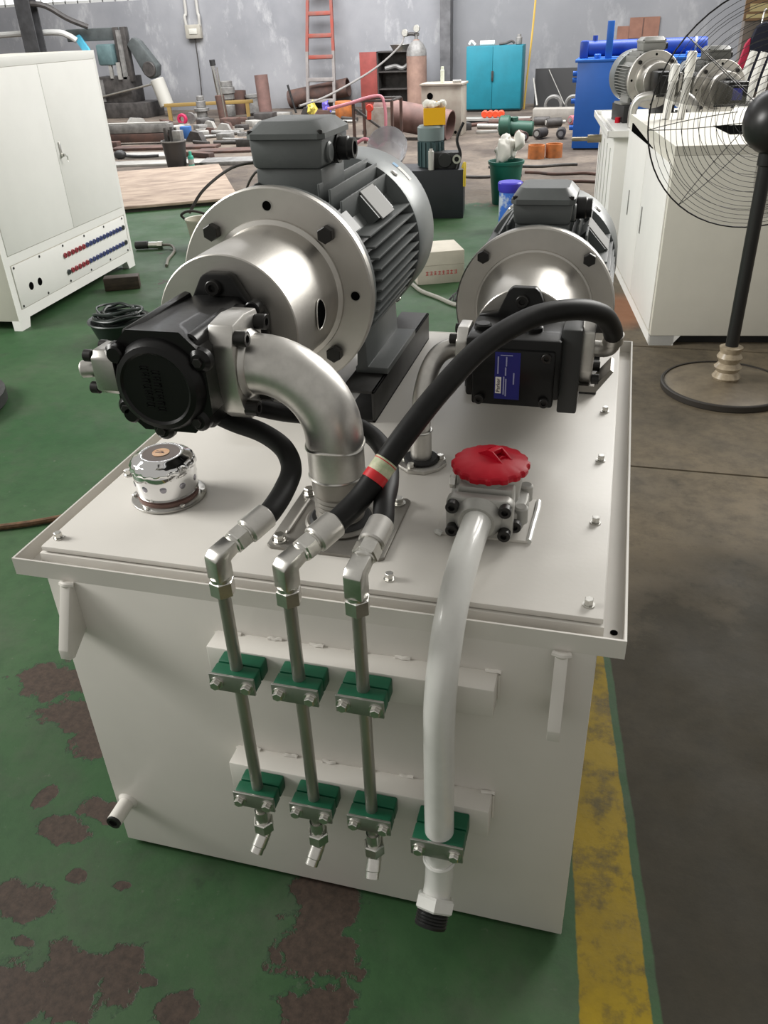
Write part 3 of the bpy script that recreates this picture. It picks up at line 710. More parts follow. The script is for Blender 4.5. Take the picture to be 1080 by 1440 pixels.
for i, (x, y, l) in enumerate(((-.006, .003, .008), (.0, .004, .006), (-.004, -.003, .011), (.005, -.002, .006), (.003, .0, .005))): b.box(x-l/2, x+l/2, y-.0008, y+.0008, .0914, .0918)
b.build('sticker_print', INK, st)

F = thing('return_filter', 'grey cast return-line filter with red ribbed cap on tank cover', 'filter', (.765, .275, .7307))
b = MB(); b.box(-.078, .074, -.072, .066, .0005, .006, .001); b.build('base_plate', WHITE, F)
b = MB()
for pth in (((.076, -.070, .004), (.078, -.02, .006), (.080, .03, .006), (.079, .062, .004)), ((-.078, -.070, .004), (-.074, -.073, .006), (-.068, -.074, .004))): b.tube(pth, .005, n=8, sub=4)
b.build('weld_bead', PIPEWHITE, F)['kind'] = 'stuff'
b = MB(); b.prism([(-.045, -.062), (.045, -.062), (.062, -.04), (.066, -.01), (.066, .02), (.045, .055), (-.045, .055), (-.066, .02), (-.066, -.01), (-.062, -.04)], 'z', .006, .045, .005); b.build('lower_body', FILT, F)
b = MB(); b.lathe([(.050, .040), (.052, .060), (.055, .085), (.057, .096), (.050, .099)], (0, 0, 0), (0, 0, 1), 40); b.box(-.046, .046, -.058, 0, .034, .090, .008); b.build('head_casting', FILT, F)
for x, y in ((.058, -.040), (.058, .035), (-.06, .035)):
    b = MB(); b.cyl((x, y, .02), (x, y, .052), .012, n=16, b=.003); b.build('corner_lug', FILT, F)
b = MB(); b.hexn((-.055, -.01, .070), (-.066, -.01, .070), .012); b.build('gauge_plug', ZINC, F)
put('side_bolt', capbolt_mesh(.0105, .012, BOLTB), F, (.052, -.062, .030), ROT['-y'])
n = 96; prof = [(.056, .096, 0), (.0620, .097, 1), (.0635, .100, 1), (.0635, .106, 1), (.061, .109, .6), (.052, .113, 0), (.030, .117, 0), (.0001, .119, 0)]
vs = []; fs = []
for r, z, wv in prof:
    for k in range(n): a = 2*PI*k/n; rr = r+wv*.0018*(1 if math.sin(16*a) > 0 else -1); vs.append((rr*math.cos(a), rr*math.sin(a), z))
for i in range(len(prof)-1):
    for k in range(n): k2 = (k+1) % n; fs.append((i*n+k, i*n+k2, (i+1)*n+k2, (i+1)*n+k))
b = MB(); b.add(vs, fs); rc = b.build('red_cap', REDP, F, sharp=30, label='red ribbed cap')
b = MB(Matrix.Translation((0.006, 0.005, 0)) @ Matrix.Rotation(math.radians(-35), 4, 'Z'))
for y in (-.011, .011): b.prism([(-.034, .113), (.034, .113), (.006, .130), (-.006, .130)], 'y', y-.0012, y+.0012)
for x in (-.016, .016): b.prism([(-.030, .113), (.030, .113), (.0, .122)], 'x', x-.0012, x+.0012)
b.box(-.006, .006, -.011, .011, .122, .130, .001); b.build('grip_rib', REDP, rc)

RP = thing('return_pipe', 'thick white painted return pipe bending down front of tank', 'pipe', (.751, -.085, .16))
RM_ = Matrix.Translation((-.751, .085, -.16))
b = MB(RM_); b.prism([(.706, .748), (.714, .742), (.806, .742), (.815, .750), (.815, .806), (.806, .814), (.714, .814), (.706, .806)], 'y', .190, .212, .004); pf = b.build('square_flange', FILT, RP)
for x in (.718, .803):
    for z in (.757, .801): put('flange_bolt', capbolt_mesh(.0105, .014, BOLTB), pf, (x-.751, .190+.085, z-.16), ROT['-y'])
b = MB(RM_); b.lathe([(.040, 0), (.037, .008), (.030, .016)], (.759, .192, .778), (.756, 0, .765), 32); b.build('weld_neck', FILT, pf)
path = [(.760, .200, .779), (.7585, .150, .778), (.757, .095, .775), (.7555, .040, .763), (.754, -.012, .738), (.753, -.050, .700), (.752, -.075, .650), (.751, -.084, .590), (.751, -.085, .500), (.751, -.085, .36), (.751, -.085, .285)]
b = MB(RM_); b.tube(path, .0235, n=28, sub=6); b.build('pipe', PIPEWHITE, RP)
b = MB(RM_); b.tube([(.751, -.085, .292), (.751, -.086, .255), (.750, -.092, .222), (.748, -.103, .198)], .0235, n=28, sub=5); st = b.build('welded_stub', PIPEWHITE, RP)
b = MB(RM_); b.tube([(.751+.0235*math.cos(k*PI/10), -.085+.0235*math.sin(k*PI/10), .283) for k in range(20)], .004, n=6, sub=2, closed=True); b.build('weld_bead', PIPEWHITE, st)
ed_ = Vector((-.08, -.72, -.68)).normalized(); e0 = Vector((.749, -.100, .204))
b = MB(RM_); b.hexn(e0, e0+ed_*.024, .035, .3); nt_ = b.build('hex_union', PIPEWHITE, RP)
b = MB(RM_)
pr_ = []
for k in range(6): pr_ += [(.0255, k*.005), (.0275, k*.005+.0025)]
b.lathe(pr_+[(.026, .032), (.020, .032), (.019, .015), (.0001, .015)], e0+ed_*.018, e0+ed_*2, 28); b.build('threaded_end', mat('black threaded steel', (.016, .016, .016), .4, metal=.3), nt_)

# ------------------------------------------------------------------ steel tubes, clamps, hoses
TX = (.4325, .5345, .6355); TY = -.076
names = ('leftmost of the three thin steel tubes, with zinc elbow at the top', 'middle one of the three thin steel tubes on the tank front', 'thin steel tube nearest to the thick white return pipe')
edir = [Vector((.42, .88, .22)), Vector((.46, .86, .22)), Vector((.12, .96, .25))]
ldir = [Vector((-.22, -.72, -.66)), Vector((-.18, -.72, -.66)), Vector((.05, -.74, -.66))]
for i, x in enumerate(TX):
    t = thing('hydraulic_tube', names[i], 'tube', (x, TY, .20))
    m_ = Matrix.Translation((-x, -TY, -.20))
    b = MB(m_); b.cyl((x, TY, .262), (x, TY, .80), .0098, n=20); b.build('tube', DULLST, t)
    b = MB(m_); b.hexn((x, TY, .772), (x, TY, .798), .0185, .2); b.cyl((x, TY, .796), (x, TY, .803), .0155, n=20); b.build('union_nut', ZINC, t)
    d = edir[i].normalized(); c = Vector((x, TY, .832))
    b = MB(m_); s_ = .0138
    b.M = m_; a0 = math.atan2(d.y, d.x)
    e = MB(m_ @ Matrix.Translation(c) @ Matrix.Rotation(a0, 4, 'Z'))
    e.prism([(-s_, -.032), (s_, -.032), (s_, -.004), (.030, .003), (.026, .022), (-.004, .015), (-s_, .006)], 'y', -s_, s_, .003); e.build('elbow_fitting', ZINC, t)
    b = MB(m_); q = c+d*.027+Vector((0, 0, .004)); b.cyl(q, q+d*.012, .0155, n=20, b=.002); b.build('elbow_collar', ZINC, t)
    # lower end: nut and 45 degree outlet
    b = MB(m_); b.cyl((x, TY, .268), (x, TY, .302), .0125, n=16); b.hexn((x, TY, .252), (x, TY, .276), .0185, .4); b.build('lower_nut', ZINC, t)
    ld = ldir[i].normalized(); c2 = Vector((x, TY, .246))
    b = MB(m_); b.tube([Vector((x, TY, .258)), c2, c2+ld*.012], .0125, n=16, sub=4); b.cyl(c2+ld*.006, c2+ld*.030, .0130, n=18, b=.002); ou = b.build('outlet_elbow', ZINC, t)
    b = MB(m_); b.ring(c2+ld*.028, c2+ld*.040, .0118, .0075); b.build('outlet_cone', ZINC, ou)
    b = MB(m_); b.cyl(c2+ld*.028, c2+ld*.032, .0078, n=14); b.build('outlet_bore', HOLE, ou)

def clamp(x, yb, z, w_, d_, hh, r, lab, grp=None):
    t = thing('pipe_clamp', lab, 'clamp', (x, yb, z), 0, grp)
    dm = d_*.5
    for (ya, yc, nm) in ((-dm+.0008, 0, 'rear_half'), (-d_, -dm-.0008, 'front_half')):
        b = MB(); b.box(-w_/2, w_/2, ya, yc, -hh, 0, .003); b.build(nm, CLAMPG, t)
    b = MB(); b.box(-w_/2-.001, w_/2+.001, -d_-.0045, -d_-.0002, -hh-.001, .001, .001); b.build('clamp_plate', mat('zinc clamp plate', (.42, .42, .395), .35, metal=.9, var=.15, vscale=25), t)
    bm_ = hexbolt_mesh(.0082, .0095, ZINC)
    for s in (-1, 1): put('clamp_bolt', bm_, t, (s*w_*.35, -d_-.0045, -hh*.52), ROT['-y'])
    return t
who = ('leftmost thin tube', 'middle thin tube', 'thin tube beside the white return pipe')
for i, x in enumerate(TX):
    clamp(x, -.0425, .630-.001*i, .072, .052, .030, .0098, 'green pipe clamp on the upper rail, holding the '+who[i])
    clamp(x, -.0425, .3605, .072, .050, .030, .0098, 'green pipe clamp on the lower rail, holding the '+who[i])
clamp(.752, -.0425, .3540, .083, .066, .033, .0235, 'widest green pipe clamp, holding the thick white return pipe')

def hose(lab, pts, r, fer, i):
    t = thing('hydraulic_hose', lab, 'hose', pts[0])
    m_ = Matrix.Translation(-Vector(pts[0]))
    b = MB(m_); b.tube(pts, r, n=18, sub=8); b.build('rubber_hose', RUB, t)
    return t, m_
def ferrule(t, m_, p, d, r, rev=False):
    p = Vector(p); d = Vector(d).normalized()
    b = MB(m_); b.hexn(p, p+d*.022, .0195, .3); b.build('swivel_nut', ZINC, t)
    b = MB(m_); b.cyl(p+d*.021, p+d*.027, .0155, n=18); b.build('hose_stem', ZINC, t)
    b = MB(m_); b.cyl(p+d*.025, p+d*.068, r+.0035, n=24, b=.0025); b.build('ferrule', STEELB, t)
def start(i): return Vector((TX[i], TY, .836))+edir[i].normalized()*.032
E1, E2, E3 = start(0), start(1), start(2)
D1, D2, D3 = edir[0].normalized(), edir[1].normalized(), edir[2].normalized()
f = lambda E, D, k: tuple(E+D*k)
h1 = [f(E1, D1, .060), f(E1, D1, .075), (.481, .065, .868), (.475, .118, .878), (.445, .165, .888), (.395, .198, .896), (.340, .210, .905), (.300, .205, .925)]
t, m_ = hose('black rubber hose curving from under large pump to leftmost tube', h1, .0165, None, 0); ferrule(t, m_, E1, D1, .0165)
h2 = [f(E2, D2, .055), f(E2, D2, .075), (.608, .050, .880), (.631, .083, .912), (.660, .122, .953), (.700, .183, 1.000), (.749, .268, 1.040), (.812, .354, 1.060), (.875, .412, 1.058), (.916, .468, 1.035), (.935, .515, 1.000), (.942, .552, .970)]
t, m_ = hose('long black rubber hose with red label looping to smaller pump', h2, .0175, None, 1); ferrule(t, m_, E2, D2, .0175)
b = MB(m_); b.cyl((.942, .550, .975), (.941, .556, .955), .019, n=24, b=.002); b.build('end_ferrule', STEELB, t)
k0 = Vector((.627, .0765, .906)); kd = (Vector((.649, .108, .937))-Vector((.615, .060, .889))).normalized()
b = MB(m_); b.cyl(k0-kd*.012, k0+kd*.002, .0182, n=24); b.build('red_band', mat('red band', (.55, .015, .02), .45), t)
b = MB(m_); b.cyl(k0+kd*.001, k0+kd*.024, .0181, n=24); lbn = b.build('label_band', mat('cream hose label', (.62, .58, .42), .5, col2=(.35, .42, .25), vscale=60), t, label='cream paper label band')
b = MB(m_); b.cyl(k0+kd*.020, k0+kd*.0215, .0184, n=24); b.build('label_stripe', REDI, lbn)
h3 = [f(E3, D3, .055), f(E3, D3, .072), (.641, .060, .872), (.635, .105, .874), (.621, .160, .872), (.600, .215, .872), (.565, .262, .875), (.520, .285, .882), (.460, .282, .893), (.400, .262, .906), (.345, .245, .925), (.320, .235, .940)]
t, m_ = hose('short black rubber hose passing behind wide suction elbow', h3, .0160, None, 2); ferrule(t, m_, E3, D3, .0160)
# ------------------------------------------------------------------ left control cabinet
W, HC = 1.50, 1.39
C = thing('control_cabinet', 'tall white steel control cabinet with two doors and rows of sockets at left', 'cabinet', (-2.3775, 2.9775, 0), math.radians(94.33))
# local frame: +x along the front (away from the camera), +y into the cabinet, z up
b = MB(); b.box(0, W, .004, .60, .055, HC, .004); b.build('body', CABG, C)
b = MB(); b.box(0, W, -.001, .004, HC-.048, HC, .001); b.box(0, .045, -.001, .004, .055, HC-.046); b.box(W-.03, W, -.001, .004, .055, HC-.046); b.box(.045, W-.03, -.001, .004, .366, .416); b.box(.045, W-.03, -.001, .004, .055, .112); b.build('front_frame', CABW, C)
for xa, xb in ((.048, .788), (.791, W-.033)):
    b = MB(); b.box(xa, xb, -.004, .004, .419, HC-.050, .002); d_ = b.build('door', CABW, C)
    if xa > .5:
        b = MB(); b.box(.822, .836, -.012, -.004, .83, .92, .003); hd = b.build('door_handle', ZINC, d_)
        b = MB(); b.cyl((.829, -.011, .845), (.829, -.022, .845), .010, n=14); b.box(.828, .832, -.036, -.020, .838, .852, .001); b.tube([(.830, -.034, .842), (.842, -.036, .835), (.846, -.034, .815), (.838, -.034, .805)], .003, n=6, sub=4); b.build('lock_and_key', ZINC, d_)
b = MB(); b.box(.054, W-.04, -.003, .004, .116, .360, .001); sp = b.build('socket_panel', CABW, C)
scm = capbolt_mesh(.0075, .003, mat('dark screw', (.03, .03, .03), .5))
for i in range(6): put('panel_screw', scm, sp, (.072+i*.271, -.003, .348), ROT['-y'])
for i in range(6): put('panel_screw', scm, sp, (.072+i*.271, -.003, .128), ROT['-y'])
for x in (.193, .287):
    b = MB(); b.cyl((x, -.0038, .213), (x, .0, .213), .023, n=24); b.build('cable_entry', HOLE, sp)
SK = {'r': mat('red socket', (.36, .06, .075), .4), 'b': mat('blue socket', (.075, .095, .24), .4), 'd': mat('dark socket', (.06, .07, .07), .4)}
sk = {}
for k, m in SK.items():
    b = MB(); b.ring((0, 0, 0), (0, 0, .010), .0165, .011, n=16, b=.002); b.cyl((0, 0, 0), (0, 0, .004), .0112, n=12); b.cyl((0, 0, .003), (0, 0, .010), .005, n=8); sk[k] = b.mesh('socket', m)
for r_, (z, seq) in enumerate(((.288, 'rrrrrrbbbbbbbbbbbd'), (.185, 'drrrrrbbbbbbbbbbbd'))):
    for i, k in enumerate(seq): put('socket', sk[k], sp, (.613+i*.0473, -.003, z), ROT['-y'])
for xa, xb in ((0, .11), (1.385, W)):
    b = MB(); b.prism([(xa, 0), (xb-.02 if xa == 0 else xb, 0), (xb, .06), (xa, .06)] if xa == 0 else [(xa+.02, 0), (xb, 0), (xb, .06), (xa, .06)], 'y', 0, .05); b.build('foot', CABW, C)
    b = MB(); b.box(xa, xb, .55, .60, 0, .06); b.build('foot', CABG, C)

# things on the floor near the left cabinet
def one(name, label, cat, mb, m, loc=(0, 0, 0), rz=0, group=None, sharp=35):
    o = put(name, mb.mesh(name, m, sharp), None, loc, (0, 0, rz)); return tag(o, label, cat, group)
WOODD = mat('oily dark timber', (.035, .026, .02), .6, col2=(.07, .05, .035), vscale=10, stretch=(1, 6, 6))
b = MB(); b.box(0, .23, 0, .09, 0, .085, .006); one('timber_block', 'short oily dark timber block beside foot of left cabinet', 'block', b, WOODD, (-2.33, 3.80, 0), .45)
t = thing('cable_basket', 'low black tub heaped with tangled dark cable behind large pump', 'tub', (-1.70, 2.96, 0))
b = MB(); b.lathe([(.12, 0), (.13, .01), (.165, .11), (.175, .112), (.170, .118), (.155, .11), (.12, .02), (.0001, .02)], (0, 0, 0), (0, 0, 1), 28); b.build('tub', mat('dark green plastic', (.012, .02, .016), .4), t)
CBL = mat('tangled dark cable', (.012, .018, .016), .35)
for k in range(9):
    r0 = random.uniform(.08, .155); ph = random.uniform(0, 6.28); ti = random.uniform(-.25, .25)
    pts = [(r0*math.cos(q*PI/5+ph)+random.uniform(-.01, .01), r0*.9*math.sin(q*PI/5+ph), .10+.012*k*.6+ti*r0*math.cos(q*PI/5)+random.uniform(0, .015)) for q in range(10)]
    b = MB(); b.tube(pts, random.uniform(.005, .009), n=8, sub=4, closed=True); b.build('cable_loop', CBL, t)
b = MB(); b.sphere((.02, -.06, .145), .02); b.build('green_cap', mat('bright green cap', (.02, .35, .22), .2), t)
t = thing('cable_plug', 'black and steel cable plug lying beyond foot of left cabinet', 'plug', (-2.62, 4.95, 0))
b = MB(); b.cyl((-.12, -.03, .035), (-.02, 0, .035), .03, n=16, b=.005); b.build('plug_body', BLKM, t)
b = MB(); b.cyl((-.02, 0, .032), (.06, .02, .03), .026, n=16, b=.004); b.hexn((.05, .018, .03), (.09, .03, .03), .030); b.build('plug_nut', ZINC, t)
b = MB(); b.tube([(.085, .03, .03), (.16, .03, .028), (.23, -.05, .013), (.28, -.18, .011), (.32, -.32, .011), (.40, -.50, .011)], .011, n=8, sub=6); b.build('cable', mat('grey cable', (.16, .15, .12), .5), t)
b = MB(); b.tube([(-1.25, .995, .012), (-1.1, 1.015, .012), (-1.0, 1.055, .012), (-.92, 1.10, .012), (-.84, 1.16, .012), (-.78, 1.25, .012)], .011, n=8, sub=6); one('rope', 'brown rope lying on green floor left of tank tray', 'rope', b, mat('brown rope', (.13, .07, .035), .8, var=.4, vscale=40))
b = MB(); b.lathe([(.30, 0), (.32, .02), (.32, .07), (.28, .09), (.1, .10), (.0001, .10)], (0, 0, 0), (0, 0, 1), 32); one('rubber_foot_disc', 'black round stand base at far left edge of the green floor', 'stand base', b, BLKM, (-2.03, 1.86, 0))
# plywood board
PLY = mat('weathered plywood', (.39, .305, .235), .75, col2=(.16, .11, .085), vscale=4, stretch=(.8, 2.5, 1), detail=10, vlo=.40, vhi=.74, bump=.2)
b = MB(); b.box(0, 1.55, 0, 2.45, .035, .060, .002); bo = one('plywood_sheet', 'large weathered plywood sheet lying beyond left cabinet', 'board', b, PLY, (-4.03, 6.05, 0), math.radians(29.5))
DK = mat('dark wet timber', (.04, .035, .028), .6)
for y in (.03, 1.2, 2.35):
    b = MB(); b.box(0, 1.55, y, y+.06, 0, .035); b.build('batten', DK, bo)
# white plastic pail with wires
t = thing('plastic_pail', 'small pale plastic pail with black wires behind large bell housing', 'pail', (-2.22, 5.10, 0))
b = MB(); b.lathe([(.10, 0), (.125, .20), (.132, .20), (.132, .215), (.12, .212), (.098, .01), (.0001, .01)], (0, 0, 0), (0, 0, 1), 28); b.build('pail', mat('pale plastic', (.55, .53, .44), .45), t)
WIRE = mat('thin dark wire', (.03, .026, .022), .5)
b = MB(); b.tube([(-.14, 0, .20), (-.16, -.02, .24), (-.08, -.02, .27), (.02, 0, .25), (.1, 0, .22)], .010, n=8, sub=5); b.build('handle_wire', WIRE, t)
b = MB(); b.tube([(-.10, 0, .25), (-.02, .15, .40), (.12, .4, .52), (.30, .55, .55)], .012, n=8, sub=6); b.build('cable', WIRE, t)
t = thing('wire_bundle', 'tangle of thin brown wires arching up behind large motor flange', 'wires', (-1.85, 5.9, 0))
for k, (pts, r) in enumerate((([(-.35, .0, .0), (-.34, 0, .25), (-.20, 0, .44), (-.02, 0, .42), (.05, 0, .20), (.05, 0, .0)], .010), ([(-.02, .05, 0), (-.03, .05, .45), (.10, .05, .66), (.30, .05, .68), (.45, .05, .50), (.5, .05, .05)], .012), ([(.25, 0, .75), (.38, 0, .62), (.55, 0, .48), (.72, 0, .44)], .012), ([(.3, .1, .05), (.38, .1, .45), (.42, .1, .6)], .009))):
    b = MB(); b.tube(pts, r, n=8, sub=6); b.build('wire', WIRE, t)
b = MB(); b.box(-.5, .8, -.05, .25, 0, .06, .01); b.build('wire_tray', mat('dark wire tray', (.05, .045, .04), .7), t)

# ------------------------------------------------------------------ objects on the green floor, centre
PAPERB = mat('pale carton', (.56, .52, .44), .7, var=.1, vscale=6)
t = thing('carton', 'pale cardboard carton with red print beside large motor cowl', 'carton', (-.28, 4.21, 0), math.radians(24))
b = MB(); b.box(0, .31, 0, .30, 0, .205, .003); b.build('box', PAPERB, t)
b = MB(); b.box(-.0008, .3108, -.0008, .3008, .118, .121); b.build('lid_seam', mat('carton seam', (.40, .36, .30), .8), t)
b = MB()
for i in range(8):
    x = .055+i*.027
    b.box(x, x+.018, -.0012, 0, .078, .081); b.box(x+.002, x+.016, -.0012, 0, .068, .070); b.box(x+.007+(i % 2)*.004, x+.010+(i % 2)*.004, -.0012, 0, .060, .084); b.box(x, x+.018, -.0012, 0, .059, .062)
b.build('red_print', REDI, t)
b = MB(); b.tube([(-.62, 4.45, .013), (-.45, 4.33, .013), (-.33, 4.22, .013), (-.22, 4.05, .013), (-.08, 3.92, .013), (.04, 3.80, .013), (.16, 3.76, .013)], .013, n=8, sub=6); one('floor_cable', 'grey cable running over green floor between the two motors', 'cable', b, mat('grey floor cable', (.24, .235, .20), .5))
t = thing('mop_head', 'dark bristle brush head lying behind smaller bell housing', 'brush', (.12, 4.02, 0))
b = MB(); b.box(-.10, .12, -.04, .04, 0, .05, .008); b.build('brush_back', BLKM, t)
b = MB()
for k in range(40):
    x = random.uniform(-.1, .12); b.tube([(x, -.03, .03), (x+random.uniform(-.02, .02), -.09, .035), (x+random.uniform(-.04, .04), -.14, .01)], .004, n=5, sub=2)
o = b.build('bristles', BLKM, t); o['kind'] = 'stuff'
# black power unit with small motor
t = thing('black_power_pack', 'black steel box tank with a small motor and yellow bin on top', 'power pack', (-.62, 6.30, 0), math.radians(8))
BOXB = mat('black box paint', (.022, .024, .028), .45, var=.1)
b = MB(); b.box(-.30, .26, -.05, .35, 0, .39, .004); b.build('tank', BOXB, t)
b = MB(); b.tube([(.20, -.02, .39), (.23, 0, .50), (.20, .02, .62), (.25, .05, .74)], .012, n=8, sub=6); b.build('hose', RUB, t)
b = MB(); b.box(.00, .22, .0, .16, .39, .52, .01); b.cyl((.10, -.01, .46), (.10, .08, .46), .06, n=18, b=.006); b.build('valve_block', BLKM, t)
b = MB(); b.ring((.20, -.03, .47), (.20, -.01, .47), .035, .02, n=20); b.build('gauge', ZINC, t)
b = MB(); b.tube([(.25, -.02, .40), (.268, -.03, .44), (.268, -.055, .36), (.268, -.055, .26)], .012, n=8, sub=5); b.build('yellow_strap', mat('yellow strap', (.55, .40, .03), .5), t)
TEALM = mat('teal motor paint', (.05, .09, .095), .4, var=.1)
b = MB(); b.cyl((-.03, .18, .39), (-.03, .18, .60), .105, n=28, b=.006); sm_ = b.build('small_motor', TEALM, t)
b = MB(); b.lathe([(.112, .60), (.114, .62), (.114, .70), (.10, .715), (.0001, .718)], (-.03, .18, 0), (-.03, .18, 1), 28); b.build('motor_cap', mat('pale teal motor cap', (.17, .215, .215), .4), sm_)
for i in range(16):
    x, y = fl_angle(.105, i*PI/8); b = MB(Matrix.Translation((-.03+x, .18+y, .40)) @ Matrix.Rotation(i*PI/8, 4, 'Z')); b.box(-.005, .010, -.004, .004, 0, .19); b.build('motor_fin', TEALM, sm_)
t = thing('yellow_parts_bin', 'yellow plastic bin holding white rags on top of small motor', 'bin', (-.645, 6.48, .718), .25)
YEL = mat('yellow plastic', (.80, .42, .01), .4)
for (xa, xb, ya, yb, z1) in ((-.09, -.084, -.06, .06, .13), (.084, .09, -.06, .06, .13), (-.09, .09, -.066, -.06, .13), (-.09, .09, .06, .066, .17)):
    b = MB(); b.box(xa, xb, ya, yb, .001, z1); b.build('bin_wall', YEL, t)
b = MB(); b.box(-.09, .09, -.06, .06, .0005, .006); b.build('bin_base', YEL, t)
b = MB()
for k in range(5): b.sphere((-.06+k*.03, random.uniform(-.02, .03), .15), .035, 14)
b.crumple(.02, 16); b.build('white_rag', mat('white rag', (.72, .71, .66), .9), t)
b = MB(); b.cyl((0, 0, 0), (0, 0, .15), .024, n=16, b=.003); b.cyl((0, 0, .15), (0, 0, .165), .016, n=16); one('spray_can', 'slim white spray can standing on black box tank', 'can', b, mat('white can', (.55, .53, .50), .35, metal=.3), (-.63, 6.27, .3905))
b = MB(); b.lathe([(.11, 0), (.155, .06), (.17, .16), (.172, .16), (.157, .058), (.108, .004), (.0001, .004)], (0, 0, 0), (0, 0, 1), 32)
gls = mat('clear plastic', (.75, .76, .80), .12, trans=.75, ior=1.2)
b2 = one('clear_basin', 'tilted clear plastic basin left of small teal motor', 'basin', b, gls, (-1.06, 6.50, .49)); b2.rotation_euler = (math.radians(62), 0, .2)
t = thing('machine_part_crate', 'steel parts heap behind large motor cowl beneath the clear basin', 'parts', (-1.22, 6.50, 0))
b = MB(); b.box(-.3, .16, -.1, .3, 0, .34, .01); b.build('crate', BOXB, t)
b = MB(); b.sphere((-.05, .0, .40), .16, 20, sz=.45, sy=.7); b.build('pan', mat('greasy steel', (.45, .43, .36), .3, metal=1), t)
b = MB(); b.cyl((.0, -.05, .38), (.18, -.05, .42), .035, n=14); b.cyl((.10, -.1, .34), (.10, -.1, .46), .03, n=12); b.build('pipe_fittings', BLKM, t)
# bins
t = thing('green_bucket', 'dark green plastic bin full of white rags behind smaller motor', 'bucket', (-.09, 6.98, 0))
b = MB(); b.lathe([(.115, 0), (.118, .01), (.150, .34), (.162, .34), (.164, .365), (.150, .367), (.142, .35), (.112, .02), (.0001, .02)], (0, 0, 0), (0, 0, 1), 32); b.build('bin', mat('green bin plastic', (.008, .115, .085), .4), t)
b = MB()
RAG = mat('white rag', (.72, .71, .66), .9)
for k in range(8): b = MB(); a = k*.9; b.sphere((.08*math.cos(a)*(k % 3)*.6+(.06 if k == 7 else 0), .06*math.sin(a), .42+.035*(k % 4)), .05+.012*(k % 3), 20, sz=1.3, sx=.8); b.crumple(.035, 14); b.build('rag', RAG, t, sharp=None)
t = thing('blue_can', 'blue and white tin can between green bin and smaller motor', 'can', (.085, 5.92, 0))
b = MB(); b.cyl((0, 0, 0), (0, 0, .29), .085, n=28); b.build('can_body', mat('blue printed tin', (.05, .17, .62), .3, col2=(.55, .62, .72), vscale=9, vlo=.45, vhi=.55), t)
b = MB(); b.lathe([(.086, .285), (.095, .30), (.098, .35), (.09, .36), (.0001, .355)], (0, 0, 0), (0, 0, 1), 28); b.build('lid', mat('violet blue lid', (.06, .05, .50), .3), t)

# ------------------------------------------------------------------ right hand side: console, second power unit, fan
R1 = thing('control_console', 'white steel console cabinet behind the pedestal fan at right', 'cabinet', (1.15, 3.285, 0), math.radians(8.2))
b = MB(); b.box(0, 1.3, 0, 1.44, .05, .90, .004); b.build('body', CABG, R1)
b = MB(); b.prism([(0, .90), (1.44, .90), (1.44, .94), (.0, .94)], 'x', 0, 1.3); b.build('top', CABG, R1)
b = MB(); b.box(0, .12, 0, 1.44, 0, .05); b.prism([(0, 0), (.11, 0), (.15, .05), (0, .05)], 'y', 0, .04); b.build('plinth', CABW, R1)
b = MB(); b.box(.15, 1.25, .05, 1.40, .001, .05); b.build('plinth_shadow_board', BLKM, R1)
for ya, yb in ((.03, .70), (.71, 1.40)):
    b = MB(); b.box(-.006, .0, ya, yb, .07, .86, .002); d_ = b.build('door', CABW, R1)
    b = MB(); yy = yb-.07 if ya < .5 else ya+.42
    b.box(-.009, -.005, yy-.012, yy+.012, .42, .56, .001); b.build('door_handle', mat('grey slot handle', (.22, .22, .21), .4), d_)
b = MB(); b.prism([(.55, .862), (1.30, .862), (1.30, .905)], 'x', -.007, -.0005); b.build('dark_lid_gap', HOLE, R1)  # flat black wedge stands in for the dark gap under the tilted lid
b = MB(); b.box(.32, .60, .36, .72, .9402, .9425); b.build('top_opening', HOLE, R1)
R2 = thing('power_unit_tank', 'white oil tank with two motors on it behind the right console', 'tank', (.86, 4.92, 0), math.radians(6))
b = MB(); b.box(0, 1.4, 0, 1.25, .04, .80, .004); b.build('body', CABW, R2)
for (xa, xb, ya, yb) in ((-.05, 1.45, -.05, -.044), (-.05, 1.45, 1.294, 1.30), (-.05, -.044, -.05, 1.30), (1.444, 1.45, -.05, 1.30)):
    b = MB(); b.box(xa, xb, ya, yb, .79, .83); b.build('tray_wall', CABW, R2)
b = MB(); b.box(-.05, 1.45, -.05, 1.30, .79, .795); b.box(.0, 1.4, .0, 1.25, .79, .826); b.build('cover', CABW, R2)
b = MB(); b.box(.05, .12, .03, 1.2, 0, .04); b.box(1.2, 1.3, .03, 1.2, 0, .04); b.build('skid', BLKM, R2)
for yy in (.2, .45, .7, .95, 1.1):
    b = MB(); b.box(-.004, 0, yy, yy+.012, .2, .7); b.build('side_rib', mat('grey rib', (.45, .45, .42), .5), R2)
b = MB(); b.cyl((.0, 1.05, .66), (-.10, 1.05, .66), .028, n=14); b.box(-.22, -.09, 1.03, 1.07, .645, .672, .008); b.build('drain_tap', mat('old brass', (.30, .26, .18), .4, metal=.8), R2)
b = MB(); b.cyl((.05, .45, .826), (.05, .45, .86), .018, n=12); b.build('red_plug', REDP, R2)
MGL = MGREY
MATS['motor grey paint'] = MGREY
GREYM = mat('warm grey motor paint', (.26, .26, .245), .45, var=.1)
keep = MGREY
MGREY = GREYM
m3 = motor('electric_motor', 'light grey electric motor on far white tank, left of the pair', (1.06, 5.33, 1.085), .170, .50, .155, 'motors on the far tank', fins=True, cowl0=.34, boxw=.14, boxd=.14, boxh=.05, boxy=.05, neck=.01, rz=math.radians(16))
MGREY = mat('dark olive motor paint', (.12, .12, .11), .45, var=.1)
